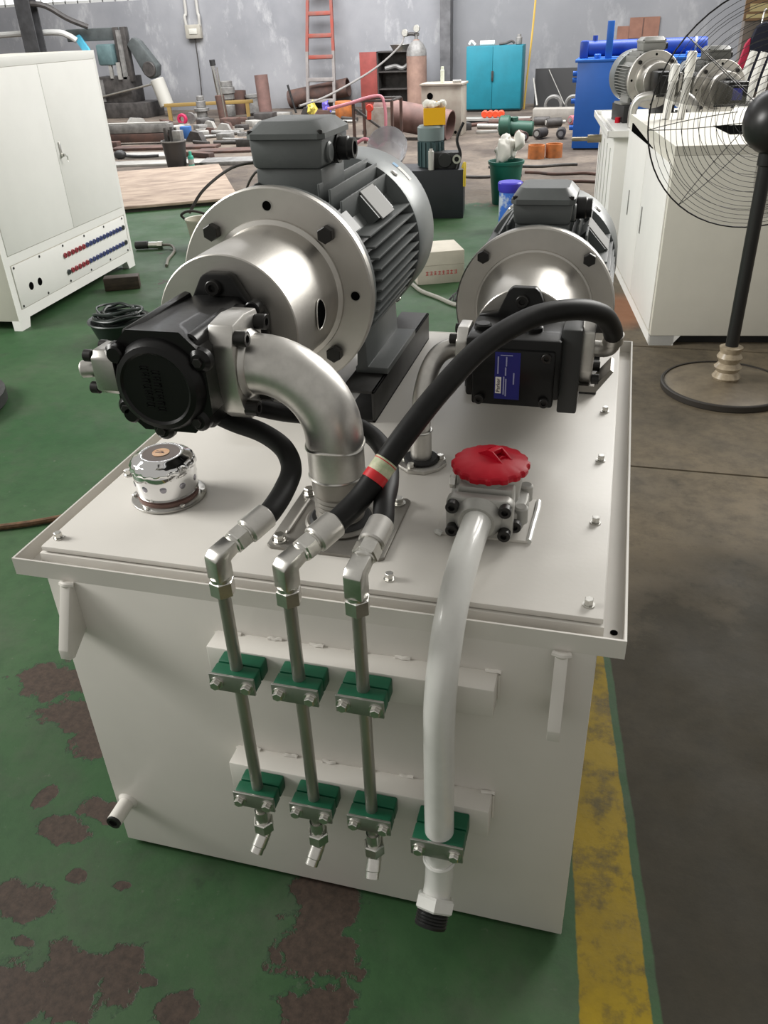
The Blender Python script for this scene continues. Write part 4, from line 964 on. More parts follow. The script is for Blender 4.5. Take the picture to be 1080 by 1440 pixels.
m4 = motor('electric_motor', 'darker grey electric motor on far white tank, half behind fan guard', (1.47, 5.35, 1.02), .170, .50, .155, 'motors on the far tank', fins=True, cowl0=.34, boxw=.14, boxd=.14, boxh=.05, boxy=.05, neck=.01, rz=math.radians(16))
MGREY = keep
for (x, y, z, lab) in ((1.06, 5.33, 1.085, 'left one of the two far motors'), (1.47, 5.35, 1.02, 'far motor behind the fan guard')):
    BF, hbf = bell('aluminium bell housing on the '+lab, (x+.006, y-.022, z), .170, .118, .105, .13); BF.rotation_euler = (0, 0, math.radians(16))
    flange_bolts(BF, .145, 4, -.001, hbf, .013, BF, BOLTB, 45); holes(BF, .145, 4, 0, hbf, .008, 0)
    pz = thing('hydraulic_pump', 'black pump on bell housing of the '+lab, 'pump', (x+.04, y-.155, z-.09), math.radians(16))
    b = MB(); b.prism([(-.05, .05), (-.02, .16), (.02, .16), (.05, .05), (.07, 0), (-.07, 0)], 'y', -.02, 0, .003); b.build('mounting_flange', BLK, pz)
    b = MB(); b.box(-.065, .075, -.16, -.018, .02, .15, .01); b.build('housing', BLK, pz)
    b = MB(); b.box(-.05, .06, -.185, -.155, .03, .13, .008); b.build('front_cover', BLK, pz)
    if x < 1.2:
        b = MB(); b.box(.072, .10, -.13, -.05, .03, .14, .004); b.build('suction_flange', STEELB, pz)
    else:
        b = MB(); b.box(-.03, .03, -.1875, -.184, .05, .115); b.build('label', BLUEL, pz)
    t = thing('motor_base', 'dark steel base under the '+lab, 'motor base', (x+.0, y+.05, .826), math.radians(16))
    for s in (-1, 1):
        b = MB(); a, c = sorted((s*.09, s*.17)); b.box(a, c, 0, .30, .0005, max(.01, z-.155-.826), .002); b.build('rail', BLKM if s < 0 else RAILM, t)
b = MB(); pts = [(0, 0, .10)]+[(.07+.07*math.sin(k*PI/8)*1.0, 0, .10+.045*0-.10*(1-math.cos(k*PI/8))*.9) for k in range(1, 5)]
b.tube([(0, 0, .16), (.05, -.01, .165), (.10, -.015, .14), (.13, -.02, .09), (.135, -.02, .0)], .038, n=20, sub=6); one('suction_pipe', 'bright steel elbow pipe on the far white tank', 'pipe', b, STEELB, (1.195, 5.10, .83), 0)
b = MB(); b.tube([(0, 0, 0), (0, 0, .10), (.03, -.01, .16), (.09, -.02, .18), (.13, -.02, .18)], .026, n=16, sub=6); one('delivery_pipe', 'short bright bent pipe left of the far pumps', 'pipe', b, STEELB, (.955, 5.10, .83), 0)
for k, (x, dz, lab) in enumerate(((1.135, .26, 'shorter of two white plastic-wrapped bars leaning behind fan guard'), (1.215, .32, 'taller of two white plastic-wrapped bars leaning behind fan guard'))):
    b = MB(); b.cyl((0, 0, 0), (.02, .05, dz), .022, n=12); b.cyl((.014, .035, dz*.7), (.02, .052, dz+.012), .026, n=12, b=.006); one('wrapped_bar', lab, 'bar', b, mat('white plastic wrap', (.74, .73, .69), .35), (x, 4.40, .94))

FN = thing('pedestal_fan', 'black pedestal fan with round wire guard at right edge', 'fan', (1.47, 2.76, 0))
FM = mat('black fan enamel', (.014, .014, .014), .35)
b = MB(); b.ring((0, 0, .0), (0, 0, .030), .275, .262, n=64, b=.004); b.build('base_ring', mat('brown black rubber rim', (.03, .026, .022), .5), FN)
DUST = mat('dusty base plastic', (.20, .165, .115), .4, col2=(.13, .105, .075), vscale=14, detail=6)
b = MB(); b.lathe([(.264, .002), (.264, .024), (.20, .034), (.08, .042), (.05, .05), (.0001, .05)], (0, 0, 0), (0, 0, 1), 48); b.build('base_disc', DUST, FN)
b = MB()
prw = [(.052, .045), (.062, .06), (.046, .085), (.060, .105), (.042, .125), (.055, .15), (.044, .17), (.050, .195), (.030, .20)]
b.lathe(prw, (0, 0, 0), (0, .02, 1), 14); b.build('plastic_wrapping', mat('yellowed plastic film', (.42, .35, .25), .3, col2=(.26, .21, .145), vscale=30), FN)
b = MB(); b.cyl((0, 0, .05), (.0, .02, .98), .027, n=20); b.build('pole', FM, FN)
b = MB(); b.cyl((.0, .02, .93), (.0, .02, 1.0), .034, n=20, b=.004); b.box(-.015, .015, 0, .05, .98, 1.08, .004); b.build('tilt_bracket', FM, FN)
hub = Vector((.005, .01, 1.085))
fd = Vector((-.10, .98, .16)).normalized()      # blowing direction, away from the camera
b = MB(); b.lathe([(.0001, -.11), (.05, -.105), (.09, -.075), (.112, -.02), (.115, .03), (.10, .09), (.06, .10)], hub, hub+fd, 36); mh = b.build('motor_housing', FM, FN)
b = MB(); b.lathe([(.030, -.118), (.030, -.108), (.018, -.106), (.0001, -.106)], hub, hub+fd, 20); b.build('rear_knob', ZINC, mh)
cc = hub+fd*.13
ux_ = Vector((1, 0, 0)); ux_ = (ux_-fd*ux_.dot(fd)).normalized(); uz_ = ux_.cross(fd)
RC = .455
def prof_back(s): return -.055*(1-s*s)
WIREB = mat('black guard wire', (.018, .018, .018), .4)
def P3(r, a, hh): return cc+ux_*(r*math.cos(a))+uz_*(r*math.sin(a))+fd*hh
g1 = None
for (side, nm) in ((-1, 'rear_guard'), (1, 'front_guard')):
    b = MB()
    nr = 17 if side < 0 else 6
    for i in range(nr):
        r = .12+(RC-.12)*i/(nr-1); s = r/RC
        hh = side*.075*(1-s**3)
        b.tube([P3(r, 2*PI*k/56, hh) for k in range(56)], .0011 if i < nr-1 else .0032, n=4, sub=1, closed=True)
    for k in range(8):
        a = 2*PI*k/8+.1
        b.tube([P3(.10+(RC-.10)*q/8, a, side*.078*(1-((.10+(RC-.10)*q/8)/RC)**3)) for q in range(9)], .0016, n=4, sub=1)
    o = b.build(nm, WIREB, FN, sharp=None); o['kind'] = 'stuff'
BL = mat('smoky translucent blade plastic', (.30, .285, .26), .45); BL.node_tree.nodes['Principled BSDF'].inputs['Alpha'].default_value = .28
for k in range(3):
    a0 = math.radians(35+120*k); vs = []
    nr, na = 8, 6
    for i in range(nr):
        r = .07+.34*i/(nr-1); wd = (.25+.55*math.sin(PI*min(1, (i+.6)/nr)))*.55
        for j in range(na):
            q = (j/(na-1)-.5)*wd; vs.append(P3(r, a0+q+.2*i/nr, .04*(j/(na-1)-.5)*1.6))
    fs = [(i*na+j, i*na+j+1, (i+1)*na+j+1, (i+1)*na+j) for i in range(nr-1) for j in range(na-1)]
    b = MB(); b.add(vs, fs); o = b.build('fan_blade', BL, FN); md = o.modifiers.new('thickness', 'SOLIDIFY'); md.thickness = .003
b = MB(); b.lathe([(.06, -.04), (.065, .0), (.05, .05), (.0001, .06)], cc, cc+fd, 24); b.build('blade_hub', FM, FN)
# ------------------------------------------------------------------ back of the workshop
RUST = mat('rusty steel', (.115, .062, .048), .75, col2=(.06, .04, .035), vscale=7, detail=7)
RUSTP = mat('pinkish rust primer', (.20, .115, .10), .75, col2=(.13, .08, .07), vscale=5, detail=6)
OLDST = mat('old grey steel', (.24, .235, .225), .55, metal=.3, var=.35, vscale=9)
DARKST = mat('dark greasy steel', (.055, .05, .047), .55, var=.4, vscale=9)
PALEST = mat('pale sheet steel', (.36, .35, .325), .5, metal=.2, var=.2, vscale=5)
ORNG = mat('orange paint', (.48, .15, .035), .55, col2=(.25, .09, .03), vscale=9)
def rot_between(o, p0, p1):
    o.location = p0; o.rotation_euler = (Vector(p1)-Vector(p0)).to_track_quat('Z', 'X').to_euler()
# ladder
t = thing('ladder', 'red wooden ladder leaning against grey back wall', 'ladder', (-5.10, 16.45, 0))
LR = mat('red ladder paint', (.27, .045, .028), .6, col2=(.18, .09, .075), vscale=3)
LG = mat('bare grey ladder wood', (.23, .21, .20), .7, var=.2)
for s, x0_, x1_ in ((-1, -.30, -.19), (1, .27, .19)):
    b = MB(); b.prism([(x0_-.028, 0), (x0_+.028, 0), (x0_*.9+x1_*.1+.028, 1.05), (x0_*.9+x1_*.1-.028, 1.05)], 'y', 0, .05); b.build('stile', LG, t)
    b = MB(); b.prism([(x0_*.9+x1_*.1-.028, 1.05), (x0_*.9+x1_*.1+.028, 1.05), (x1_+.028, 3.2), (x1_-.028, 3.2)], 'y', 0, .05); b.build('stile', LR, t)
for z, m in ((.17, LG), (.55, LG), (.95, LR), (1.32, LR), (1.70, LR), (2.07, LR), (2.44, LR)):
    wd = .28-(.09*z/3.2); b = MB(); b.box(-wd, wd, -.01, .06, z-.035, z+.035, .005); b.build('rung', m, t)
t.rotation_euler = (math.radians(-9), 0, 0)
# switch box with conduits
t = thing('switch_box', 'grey electrical switch box with two conduits on back wall', 'switch box', (-7.95, 16.88, 1.34))
b = MB(); b.box(-.17, .17, 0, .11, 0, .25, .01); b.build('case', mat('beige box enamel', (.36, .34, .29), .55, var=.15), t)
b = MB(); b.box(-.08, .10, -.012, 0, .08, .18, .005); b.build('switch_panel', mat('switch panel', (.55, .54, .48), .5), t)
for s in (-1, 1):
    b = MB(); b.tube([(s*.15, .05, .22), (s*.16, .05, .40), (s*.13, .08, .55), (s*.15, .08, 1.6)], .03, n=10, sub=5); b.build('conduit', mat('grey conduit', (.40, .39, .36), .5), t)
b = MB(); b.tube([(0, .06, 0), (.0, .06, -.6), (-.03, .06, -1.25)], .010, n=6, sub=3); b.build('wire', WIRE, t)
# red and green cabinet, standing open
t = thing('tool_locker', 'open steel locker with red and green doors against back wall', 'locker', (-3.55, 16.35, 0))
b = MB(); b.box(-.32, .36, .35, .38, 0, 1.0); b.box(-.32, -.30, 0, .38, 0, 1.0); b.box(.34, .36, 0, .38, 0, 1.0); b.box(-.32, .36, 0, .38, .98, 1.0); b.build('carcass', DARKST, t)
for z in (.04, .34, .64):
    b = MB(); b.box(-.30, .34, .02, .36, z, z+.02); b.build('shelf', DARKST, t)
b = MB(); b.box(-.66, -.32, -.03, 0, .02, 1.0, .004); b.build('door', mat('faded red door', (.24, .05, .042), .6, var=.2), t, label='faded red door')
b = MB(); b.box(.30, .62, -.05, -.02, .02, 1.0, .004); d_ = b.build('door', mat('sea green door', (.02, .26, .20), .5, var=.15), t, label='sea green door')
b = MB(); b.box(.36, .42, -.065, -.05, .55, .58); b.build('door_handle', BLKM, d_)
b = MB(); b.tube([(-.2, .15, .70), (0, .18, .74), (.15, .15, .70), (.25, .2, .76)], .04, n=8, sub=4); b.build('stored_tool', OLDST, t)
b = MB(); b.lathe([(.15, 0), (.21, .10), (.22, .105), (.20, .10), (.14, .01), (.0001, .01)], (0, 0, 0), (0, 0, 1), 28); one('steel_basin', 'shiny steel basin on top of the open locker', 'basin', b, STEELB, (-3.42, 16.5, 1.0))
# gas cylinder
t = thing('gas_cylinder', 'tall rusty gas cylinder with regulator in front of open locker', 'gas cylinder', (-2.93, 15.7, 0))
b = MB(); b.lathe([(.17, 0), (.185, .02), (.185, .95), (.175, 1.03), (.12, 1.12), (.06, 1.17), (.05, 1.19)], (0, 0, 0), (0, 0, 1), 32); b.build('shell', mat('rusty cylinder paint', (.31, .20, .155), .55, col2=(.20, .125, .10), vscale=4), t)
b = MB(); b.lathe([(.187, .93), (.178, 1.03), (.122, 1.125), (.062, 1.175)], (0, 0, 0), (0, 0, 1), 32); b.build('grey_shoulder', OLDST, t)
b = MB(); b.cyl((0, 0, 1.18), (0, 0, 1.30), .03, n=14); b.cyl((-.04, 0, 1.27), (.05, 0, 1.27), .025, n=12); b.build('valve', OLDST, t)
for x, z in ((-.20, 1.30), (.02, 1.36)):
    b = MB(); b.cyl((x, -.07, z), (x, -.02, z), .06, n=20, b=.006); g_ = b.build('pressure_gauge', ZINC, t)
b = MB(); b.tube([(-.02, -.03, 1.27), (-.1, -.03, 1.28), (-.22, -.03, 1.26)], .03, n=10, sub=3); b.build('regulator', DARKST, t)
b = MB(); b.tube([(-.22, -.03, 1.26), (-.26, -.2, 1.1), (-.42, -1.4, .80), (-.62, -3.3, .55), (-.68, -4.5, .50)], .016, n=6, sub=6); b.build('gas_hose', mat('grey gas hose', (.22, .21, .20), .6), t)
# teal cabinet
t = thing('teal_cabinet', 'bright teal two-door steel cabinet against back wall', 'cabinet', (-1.47, 15.5, 0))
TEAL = mat('teal paint', (.010, .175, .235), .5, var=.12, vscale=3)
b = MB(); b.box(-.50, .50, .01, .45, .03, 1.05, .004); b.build('body', TEAL, t)
for xa, xb in ((-.495, -.025), (-.02, .495)):
    b = MB(); b.box(xa, xb, -.012, .01, .05, 1.04, .004); d_ = b.build('door', TEAL, t)
    b = MB(); x = -.03 if xa < -.1 else -.01; b.box(x-.008, x+.008, -.035, -.012, .50, .66, .003); b.build('door_handle', DARKST, d_)
b = MB(); b.box(-.48, .48, .05, .40, 0, .03); b.build('plinth', DARKST, t)
b = MB(); b.cyl((-.12, 0, .04), (.14, 0, .04), .045, n=14, b=.006); one('bottle', 'white bottle lying on top of teal cabinet', 'bottle', b, mat('white bottle', (.66, .66, .64), .4), (-1.62, 15.62, 1.05))
b = MB(); b.cyl((0, 0, 0), (0, 0, .12), .055, n=16, b=.01); b.cyl((0, 0, .12), (0, 0, .16), .035, n=14); one('glass_jar', 'small grey jar at right end of teal cabinet top', 'jar', b, OLDST, (-1.06, 15.65, 1.05))
b = MB(); b.tube([(-.12, 0, .02), (0, .02, .03), (.1, 0, .06), (.15, 0, .02)], .02, n=8, sub=4); one('hand_tool', 'dark hand tool between bottle and jar on teal cabinet', 'tool', b, DARKST, (-1.28, 15.60, 1.05))
b = MB(); b.tube([(-.06, 0, .03), (-.02, 0, .08), (.02, .0, .05), (.05, 0, .02)], .022, n=8, sub=4); one('white_cloth', 'crumpled white cloth at left end of teal cabinet top', 'cloth', b, RAG, (-1.88, 15.62, 1.05))
# beige cabinet
t = thing('beige_cabinet', 'old beige steel box cabinet with round hole, right of gas cylinder', 'cabinet', (-1.72, 12.0, 0))
BEI = mat('beige enamel', (.38, .35, .295), .6, col2=(.28, .24, .20), vscale=3)
b = MB(); b.box(-.29, .30, 0, .45, 0, .66, .006); b.build('body', BEI, t)
b = MB(); b.box(-.31, .32, -.02, .47, .66, .69, .004); b.build('top', BEI, t)
b = MB(); b.cyl((-.16, .01, .53), (-.16, -.004, .53), .045, n=20); b.build('round_hole', HOLE, t)
b = MB(); b.cyl((.22, .01, .05), (.22, -.004, .05), .022, n=14); b.build('small_hole', HOLE, t)
b = MB(); b.cyl((0, 0, 0), (0, 0, .17), .028, n=14, b=.004); b.cyl((0, 0, .10), (.0, 0, .21), .022, n=12); one('glue_bottle', 'slim white and green bottle standing on beige cabinet', 'bottle', b, mat('pale bottle', (.62, .65, .52), .4), (-1.72, 12.12, .69))
b = MB(); b.cyl((-.06, 0, .02), (.06, 0, .02), .02, n=10); one('pipe_piece', 'small white pipe piece at right end of beige cabinet top', 'pipe piece', b, PALEST, (-1.50, 12.1, .69))
# brown lying pipe and trolley frame
b = MB(); b.ring((0, 0, 0), (0, 0, 1.15), .20, .185, n=36); o = one('large_pipe', 'thick reddish brown pipe lying in front of beige cabinet', 'pipe', b, RUSTP); rot_between(o, (-2.62, 11.78, .36), (-1.62, 11.62, .20))
t = thing('hose_trolley', 'angle iron trolley frame draped with pink hose near brown pipe', 'trolley', (-2.40, 10.75, 0))
for x, y in ((-.27, 0), (.27, 0), (-.27, .5), (.27, .5)):
    b = MB(); b.box(x-.018, x+.018, y-.018, y+.018, 0, .58); b.build('post', RUST, t)
for (p0, p1) in (((-.27, 0, .58), (.27, 0, .58)), ((-.27, .5, .58), (.27, .5, .58)), ((-.27, 0, .58), (-.27, .5, .58)), ((.27, 0, .58), (.27, .5, .58)), ((-.27, 0, .12), (.27, 0, .12)), ((-.27, 0, .5), (.25, 0, .15))):
    b = MB(); b.cyl(p0, p1, .017, n=8); b.build('rail', DARKST, t)
b = MB(); b.tube([(-.6, -.1, .50), (-.3, -.05, .56), (0, 0, .63), (.15, .0, .60), (.19, -.05, .3), (.12, -.05, .04), (-.1, -.05, .12), (-.25, -.05, .06)], .022, n=8, sub=6); b.build('pink_hose', mat('pink hose', (.42, .16, .19), .5), t)
b = MB(); b.cyl((-.03, -.06, .50), (-.03, 0, .50), .05, n=10, b=.01); b.cyl((-.045, -.03, .36), (-.035, -.03, .50), .03, n=10); b.build('red_valve', mat('red valve', (.6, .05, .03), .4), t)
b = MB(); b.box(-.19, .16, .10, .14, .02, .46, .004); one('scrap_sheet', 'pale rusty steel panel standing behind the trolley frame', 'panel', b, mat('pale stained panel', (.42, .38, .34), .6, col2=(.28, .21, .17), vscale=6), (-2.44, 11.15, 0), .1)
# blue tank unit
BLUE = mat('bright blue paint', (.012, .11, .46), .4, var=.08, vscale=3)
t = thing('blue_tank', 'large bright blue oil tank with blue cooler tube on top', 'tank', (1.0, 10.45, 0))
b = MB(); b.box(-.72, .85, 0, 1.1, .02, .97, .006); b.build('body', BLUE, t)
b = MB(); b.box(-.75, .88, -.02, 1.12, .97, 1.0, .004); b.build('top_plate', BLUE, t)
b = MB(); b.cyl((-.66, .35, 1.10), (.75, .35, 1.10), .088, n=28, b=.01); ck = b.build('cooler_tube', mat('deep blue paint', (.015, .05, .27), .4), t)
for x in (-.40, .12, .62):
    b = MB(); b.ring((x-.012, .35, 1.10), (x+.012, .35, 1.10), .093, .08, n=28); b.build('clamp_band', PALEST, ck)
b = MB(); b.box(-.72, -.62, .24, .46, .995, 1.19, .02); b.cyl((-.55, .35, 1.18), (-.55, .35, 1.24), .03, n=12); b.build('cooler_end', mat('deep blue paint', (.015, .05, .27), .4), ck)
b = MB(); b.box(-.41, -.33, .05, .10, 1.0, 1.39, .004); b.build('blue_post', BLUE, t)
for x in (-.5, -.15, .55, .75):
    b = MB(); b.cyl((x, .15, 1.0), (x, .15, 1.05), .04, n=14, b=.006); b.build('top_fitting', BLUE, t)
for z in (.85, .78, .55, .25):
    b = MB(); b.cyl((-.72, .06, z), (-.77, .06, z), .028, n=12); b.build('side_fitting', BLUE, t)
b = MB(); b.box(-.7, .8, .05, 1.0, 0, .02); b.build('skid', DARKST, t)
# cardboard on the wall, yellow rope, dark sheet
CBD = mat('brown hardboard', (.20, .10, .07), .8, var=.15)
for (xa, xb, za, zb, rz, lab) in ((.58, .79, 1.0, 1.25, 0, 'smaller brown board hung on back wall above blue tank'), (.79, 1.32, 1.05, 1.38, 0, 'larger brown board hung on back wall above blue tank')):
    b = MB(); b.box(xa, xb-.005, 0, .02, za, zb); one('wall_board', lab, 'board', b, CBD, (0, 16.97, 0))
b = MB(); b.box(1.02, 1.035, -.008, 0, 1.06, 1.37); tag(b.build('board_strip', RUST), 'thin dark strip down the larger brown wall board', 'strip'); bpy.data.objects['board_strip'].location = (0, 16.968, 0)
b = MB(); b.tube([(-.95, 15.9, .0), (-.92, 15.92, .5), (-.86, 15.95, 1.3), (-.80, 16.0, 2.6), (-.78, 16.0, 3.6)], .018, n=6, sub=5); one('yellow_rope', 'thin yellow rope hanging down right of teal cabinet', 'rope', b, mat('yellow rope', (.50, .33, .07), .7))
b = MB(); b.box(-.42, .36, 0, .02, 0, .64); one('dark_sheet', 'dark steel sheet leaning on wall between teal cabinet and blue tank', 'sheet', b, mat('dark sheet', (.045, .045, .045), .7), (-.38, 16.2, 0))
b = MB(); b.cyl((-.55, 16.15, .62), (-.18, 15.9, .008), .008, n=6); one('thin_rod', 'thin bright rod leaning across the dark steel sheet', 'rod', b, PALEST)
b = MB(); b.cyl((-.80, 15.9, .50), (-.68, 15.6, .08), .018, n=8); one('white_stick', 'short white stick leaning right of teal cabinet', 'stick', b, PALEST)
# jacket and column at right
t = thing('work_jacket', 'dark navy work jacket with red lining hanging near the right edge', 'jacket', (1.97, 8.05, .78))
NAVY = mat('navy cloth', (.012, .014, .028), .9); REDC = mat('red cloth', (.40, .02, .06), .85)
b = MB(); b.add([(x, y, z) for (x, z, wy) in ((-.14, .0, .05), (-.05, .0, .06), (.06, .02, .05)) for y in (-.05, .05)], [(0, 1, 3, 2), (2, 3, 5, 4)])
b = MB(); b.prism([(-.04, .0), (.10, .02), (.13, .30), (.12, .52), (.06, .58), (-.02, .54), (-.06, .40)], 'y', -.05, .06, .03); b.build('jacket_body', NAVY, t)
b = MB(); b.prism([(-.17, .02), (-.07, .0), (-.04, .34), (-.05, .46), (-.09, .40)], 'y', -.04, .05, .02); b.build('red_lining', REDC, t)
b = MB(); b.tube([(.02, 0, .56), (.03, .02, .66), (.05, .06, .66)], .008, n=6, sub=3); b.build('hanger_hook', ZINC, t)
t = thing('wall_sign', 'small brown and yellow notice board near the right top edge', 'sign', (1.96, 8.14, 1.36))
b = MB(); b.box(-.12, .12, 0, .02, 0, .17); b.build('board', mat('brown notice board', (.20, .12, .06), .7), t)
b = MB(); b.box(-.08, .09, -.004, 0, .07, .13); b.box(-.10, .08, -.004, 0, .02, .05); b.build('notice', mat('yellowed notice', (.48, .40, .20), .7), t)
b = MB(); b.box(1.86, 2.16, 8.17, 8.42, 0, 4.5); struct(b.build('trim_3', mat('brown grey post', (.19, .165, .14), .7, var=.2)))
for k in range(3):
    b = MB(); b.tube([(0, 0, 0), (.02, 0, .15), (.06, .01, .32)], .028, n=8, sub=3); one('white_roll', ('left', 'middle', 'right')[k]+' of three white wrapped rolls below the notice board', 'roll', b, mat('white plastic wrap', (.74, .73, .69), .35), (1.74+k*.075, 6.6, .86-.01*k))
t = thing('side_bench', 'low grey bench carrying white rolls at the right edge', 'bench', (1.95, 6.6, 0))
b = MB(); b.box(-.35, .5, -.15, .3, .80, .84, .004); b.build('bench_top', OLDST, t)
for x in (-.3, .45):
    b = MB(); b.box(x-.03, x+.03, -.1, .25, 0, .80); b.build('bench_leg', OLDST, t)

# ------------------------------------------------------------------ saw machine far left
t = thing('saw_machine', 'dark grey band saw machine with slanted arm by back wall', 'machine', (-8.9, 15.6, 0))
MG = mat('machine grey', (.075, .085, .085), .5, var=.3, vscale=4); TG = mat('machine teal grey', (.10, .16, .165), .5, var=.2)
b = MB(); b.box(-.85, .45, -.2, .5, 0, .28, .01); b.box(-.7, .1, -.1, .4, .28, .75, .01); b.build('bed', DARKST, t)
for x in (-.72, -.55): 
    b = MB(); b.box(x-.05, x+.05, -.14, -.10, .30, .70); b.build('bed_plate', OLDST, t)
for x in (-.06, .10):
    b = MB(); b.box(x-.055, x+.055, -.05, .08, .65, 1.60, .01); b.build('column', DARKST, t)
b = MB(); b.box(-.02, .06, -.1, .0, .70, 1.55); b.build('column_slide', OLDST, t)
b = MB(); b.box(-1.2, .15, 0, .12, 1.38, 1.60, .02); b.build('top_beam', MG, t)
b = MB(); b.prism([(.16, 1.30), (.30, 1.42), (.42, 1.36), (.76, .92), (.72, .74), (.56, .68), (.44, .76)], 'y', -.08, .12, .03); b.build('arm_cover', MG, t)
b = MB(); b.cyl((.58, -.12, .86), (.58, .14, .86), .14, n=28, b=.015); b.build('wheel_housing', DARKST, t)
b = MB(); b.cyl((.66, 0, .68), (.80, 0, .20), .14, n=20, b=.01); b.build('pale_duct', mat('pale duct', (.42, .41, .37), .5), t)
b = MB(); b.box(-.5, -.15, -.15, .2, .95, 1.32, .04); b.build('gearbox', TG, t)
b = MB(); b.prism([(-1.0, 1.45), (-.88, 1.50), (-.66, 1.16), (-.80, 1.14)], 'y', -.06, 0); b.build('blue_brace', mat('sky blue paint', (.10, .45, .62), .45), t)
b = MB(); b.box(-.30, -.24, -.12, -.06, .72, .98); b.box(-.10, -.04, -.16, -.10, .70, 1.0); b.build('bright_guide', PALEST, t)
b = MB(); b.cyl((-.55, -.15, .40), (.60, -.15, .60), .02, n=8); b.build('feed_rod', ZINC, t)
b = MB(); b.tube([(-11.7, 15.3, 1.55), (-10.2, 15.3, 1.56), (-9.9, 15.35, 1.50), (-9.75, 15.4, 1.40)], .055, n=10, sub=4); one('overhead_pipe', 'pale horizontal pipe above left cabinet', 'pipe', b, mat('pale pipe', (.50, .50, .48), .5))
b = MB(); b.tube([(-10.45, 15.0, 2.05), (-10.1, 15.1, 2.0), (-9.8, 15.3, 1.78), (-9.5, 15.5, 1.62)], .05, n=8, sub=5); one('bent_pipe', 'dark bent pipe running from column to saw machine', 'pipe', b, DARKST)

# ------------------------------------------------------------------ scrap and stock on the dirty floor
def bar(lab, p, L, rz, sx, sz, m, name='steel_bar', cat='bar', grp=None, z=0.0):
    b = MB(); b.box(0, L, -sx/2, sx/2, z, z+sz, .004); return one(name, lab, cat, b, m, (p[0], p[1], 0), rz, grp)
bar('upper grey square bar stacked beside left cabinet', (-6.95, 11.3, 0), 1.15, .14, .14, .12, OLDST, z=.16)
bar('lower grey square bar stacked beside left cabinet', (-6.95, 11.3, 0), 1.15, .14, .16, .12, RUST, z=.03)
bar('pale steel strip lying on the two stacked bars', (-6.9, 11.3, 0), 1.05, .14, .10, .02, PALEST, 'steel_strip', 'strip', z=.281)
for i, (x, y, L, rz, sx, m, lab) in enumerate(((-5.9, 9.15, 1.6, .18, .35, PALEST, 'pale steel plate on floor nearest to left cabinet'), (-6.2, 9.9, 1.2, .10, .40, PALEST, 'pale steel plate beyond the black bucket, left side'), (-4.3, 9.35, 1.7, .22, .42, OLDST, 'grey steel plate on floor right of the black bucket'), (-4.9, 10.42, .95, .16, .35, RUST, 'rusty steel plate on floor behind the black bucket'), (-6.4, 10.7, 1.6, .12, .30, RUST, 'rusty steel plate on floor in front of the stacked bars'), (-3.9, 10.1, 1.4, .20, .30, PALEST, 'pale steel plate on floor behind large motor terminal box'))):
    bar(lab, (x, y), L, rz, sx, .03+.008*(i % 3), m, 'steel_plate', 'plate')
bar('short black timber lying behind the black bucket', (-4.55, 11.0), .62, .12, .14, .10, DARKST, 'black_timber', 'timber')
t = thing('black_bucket', 'black plastic bucket holding metal offcuts beyond plywood sheet', 'bucket', (-4.46, 8.95, 0))
b = MB(); b.lathe([(.115, 0), (.145, .30), (.152, .30), (.154, .325), (.14, .325), (.11, .02), (.0001, .02)], (0, 0, 0), (0, 0, 1), 28); b.build('pail', mat('black pail', (.03, .028, .027), .4), t)
b = MB(); b.ring((0, 0, .316), (0, 0, .329), .156, .140, n=28); b.build('rim', OLDST, t)
for k in range(6):
    b = MB(); x = -.08+.03*k; b.cyl((x, random.uniform(-.04, .04), .25), (x-.03, random.uniform(-.03, .05), .44+.03*(k % 2)), .02, n=8); b.build('offcut', DARKST, t)
b = MB(); b.box(.02, .13, -.05, .05, .28, .44, .01); b.build('steel_block', OLDST, t)
t = thing('green_bottle', 'green and white plastic bottle beside the black bucket', 'bottle', (-4.27, 8.97, 0))
b = MB(); b.cyl((0, 0, 0), (0, 0, .15), .035, n=16, b=.006); b.build('bottle_body', mat('green bottle plastic', (.05, .36, .26), .3), t)
b = MB(); b.cyl((0, 0, .05), (0, 0, .11), .0356, n=16); b.build('label', PALEST, t)
b = MB(); b.cyl((0, 0, .15), (0, 0, .20), .018, n=12); b.build('neck', mat('green bottle plastic', (.05, .36, .26), .3), t)
b = MB(); b.sphere((0, 0, .06), .085, 14, sz=.7); b.tube([(0, 0, .05), (.25, .05, .03), (.5, .12, .03)], .02, n=8, sub=3); one('black_rag', 'black greasy rag on pale plate beside left cabinet', 'rag', b, BLKM, (-5.55, 9.45, .04))
b = MB(); b.ring((0, 0, 0), (0, .06, 0), .095, .05, n=24, b=.01); one('red_wheel', 'red round wheel leaning in scrap near back wall', 'wheel', b, mat('crimson paint', (.45, .02, .08), .5), (-6.98, 14.0, .095))
b = MB(); b.box(-.08, .08, -.06, .06, 0, .19, .01); one('blue_container', 'small blue container among scrap behind black bucket', 'container', b, mat('blue plastic', (.04, .13, .36), .45), (-5.82, 11.9, 0), .2)
b = MB(); b.cyl((0, 0, .095), (0, .03, .10), .095, n=24); one('steel_disc', 'grey steel disc leaning beside flange stack', 'disc', b, OLDST, (-6.9, 14.2, 0))
def stack(name, lab, p, rs, m):
    t = thing(name, lab, 'valve part', (p[0], p[1], 0)); z = 0
    for r, hh in rs:
        b = MB(); b.cyl((0, 0, z+.0005), (0, 0, z+hh), r, n=20, b=.008); b.build('flange', m, t); z += hh
    return t
stack('flange_stack', 'shorter stack of steel flanges in front of back wall', (-6.80, 14.5), ((.13, .08), (.10, .1), (.14, .06), (.09, .12), (.07, .08)), OLDST)
stack('flange_stack', 'taller stack of steel valve bodies in front of back wall', (-6.70, 15.5), ((.12, .2), (.09, .1), (.13, .1), (.15, .12), (.12, .1)), OLDST)
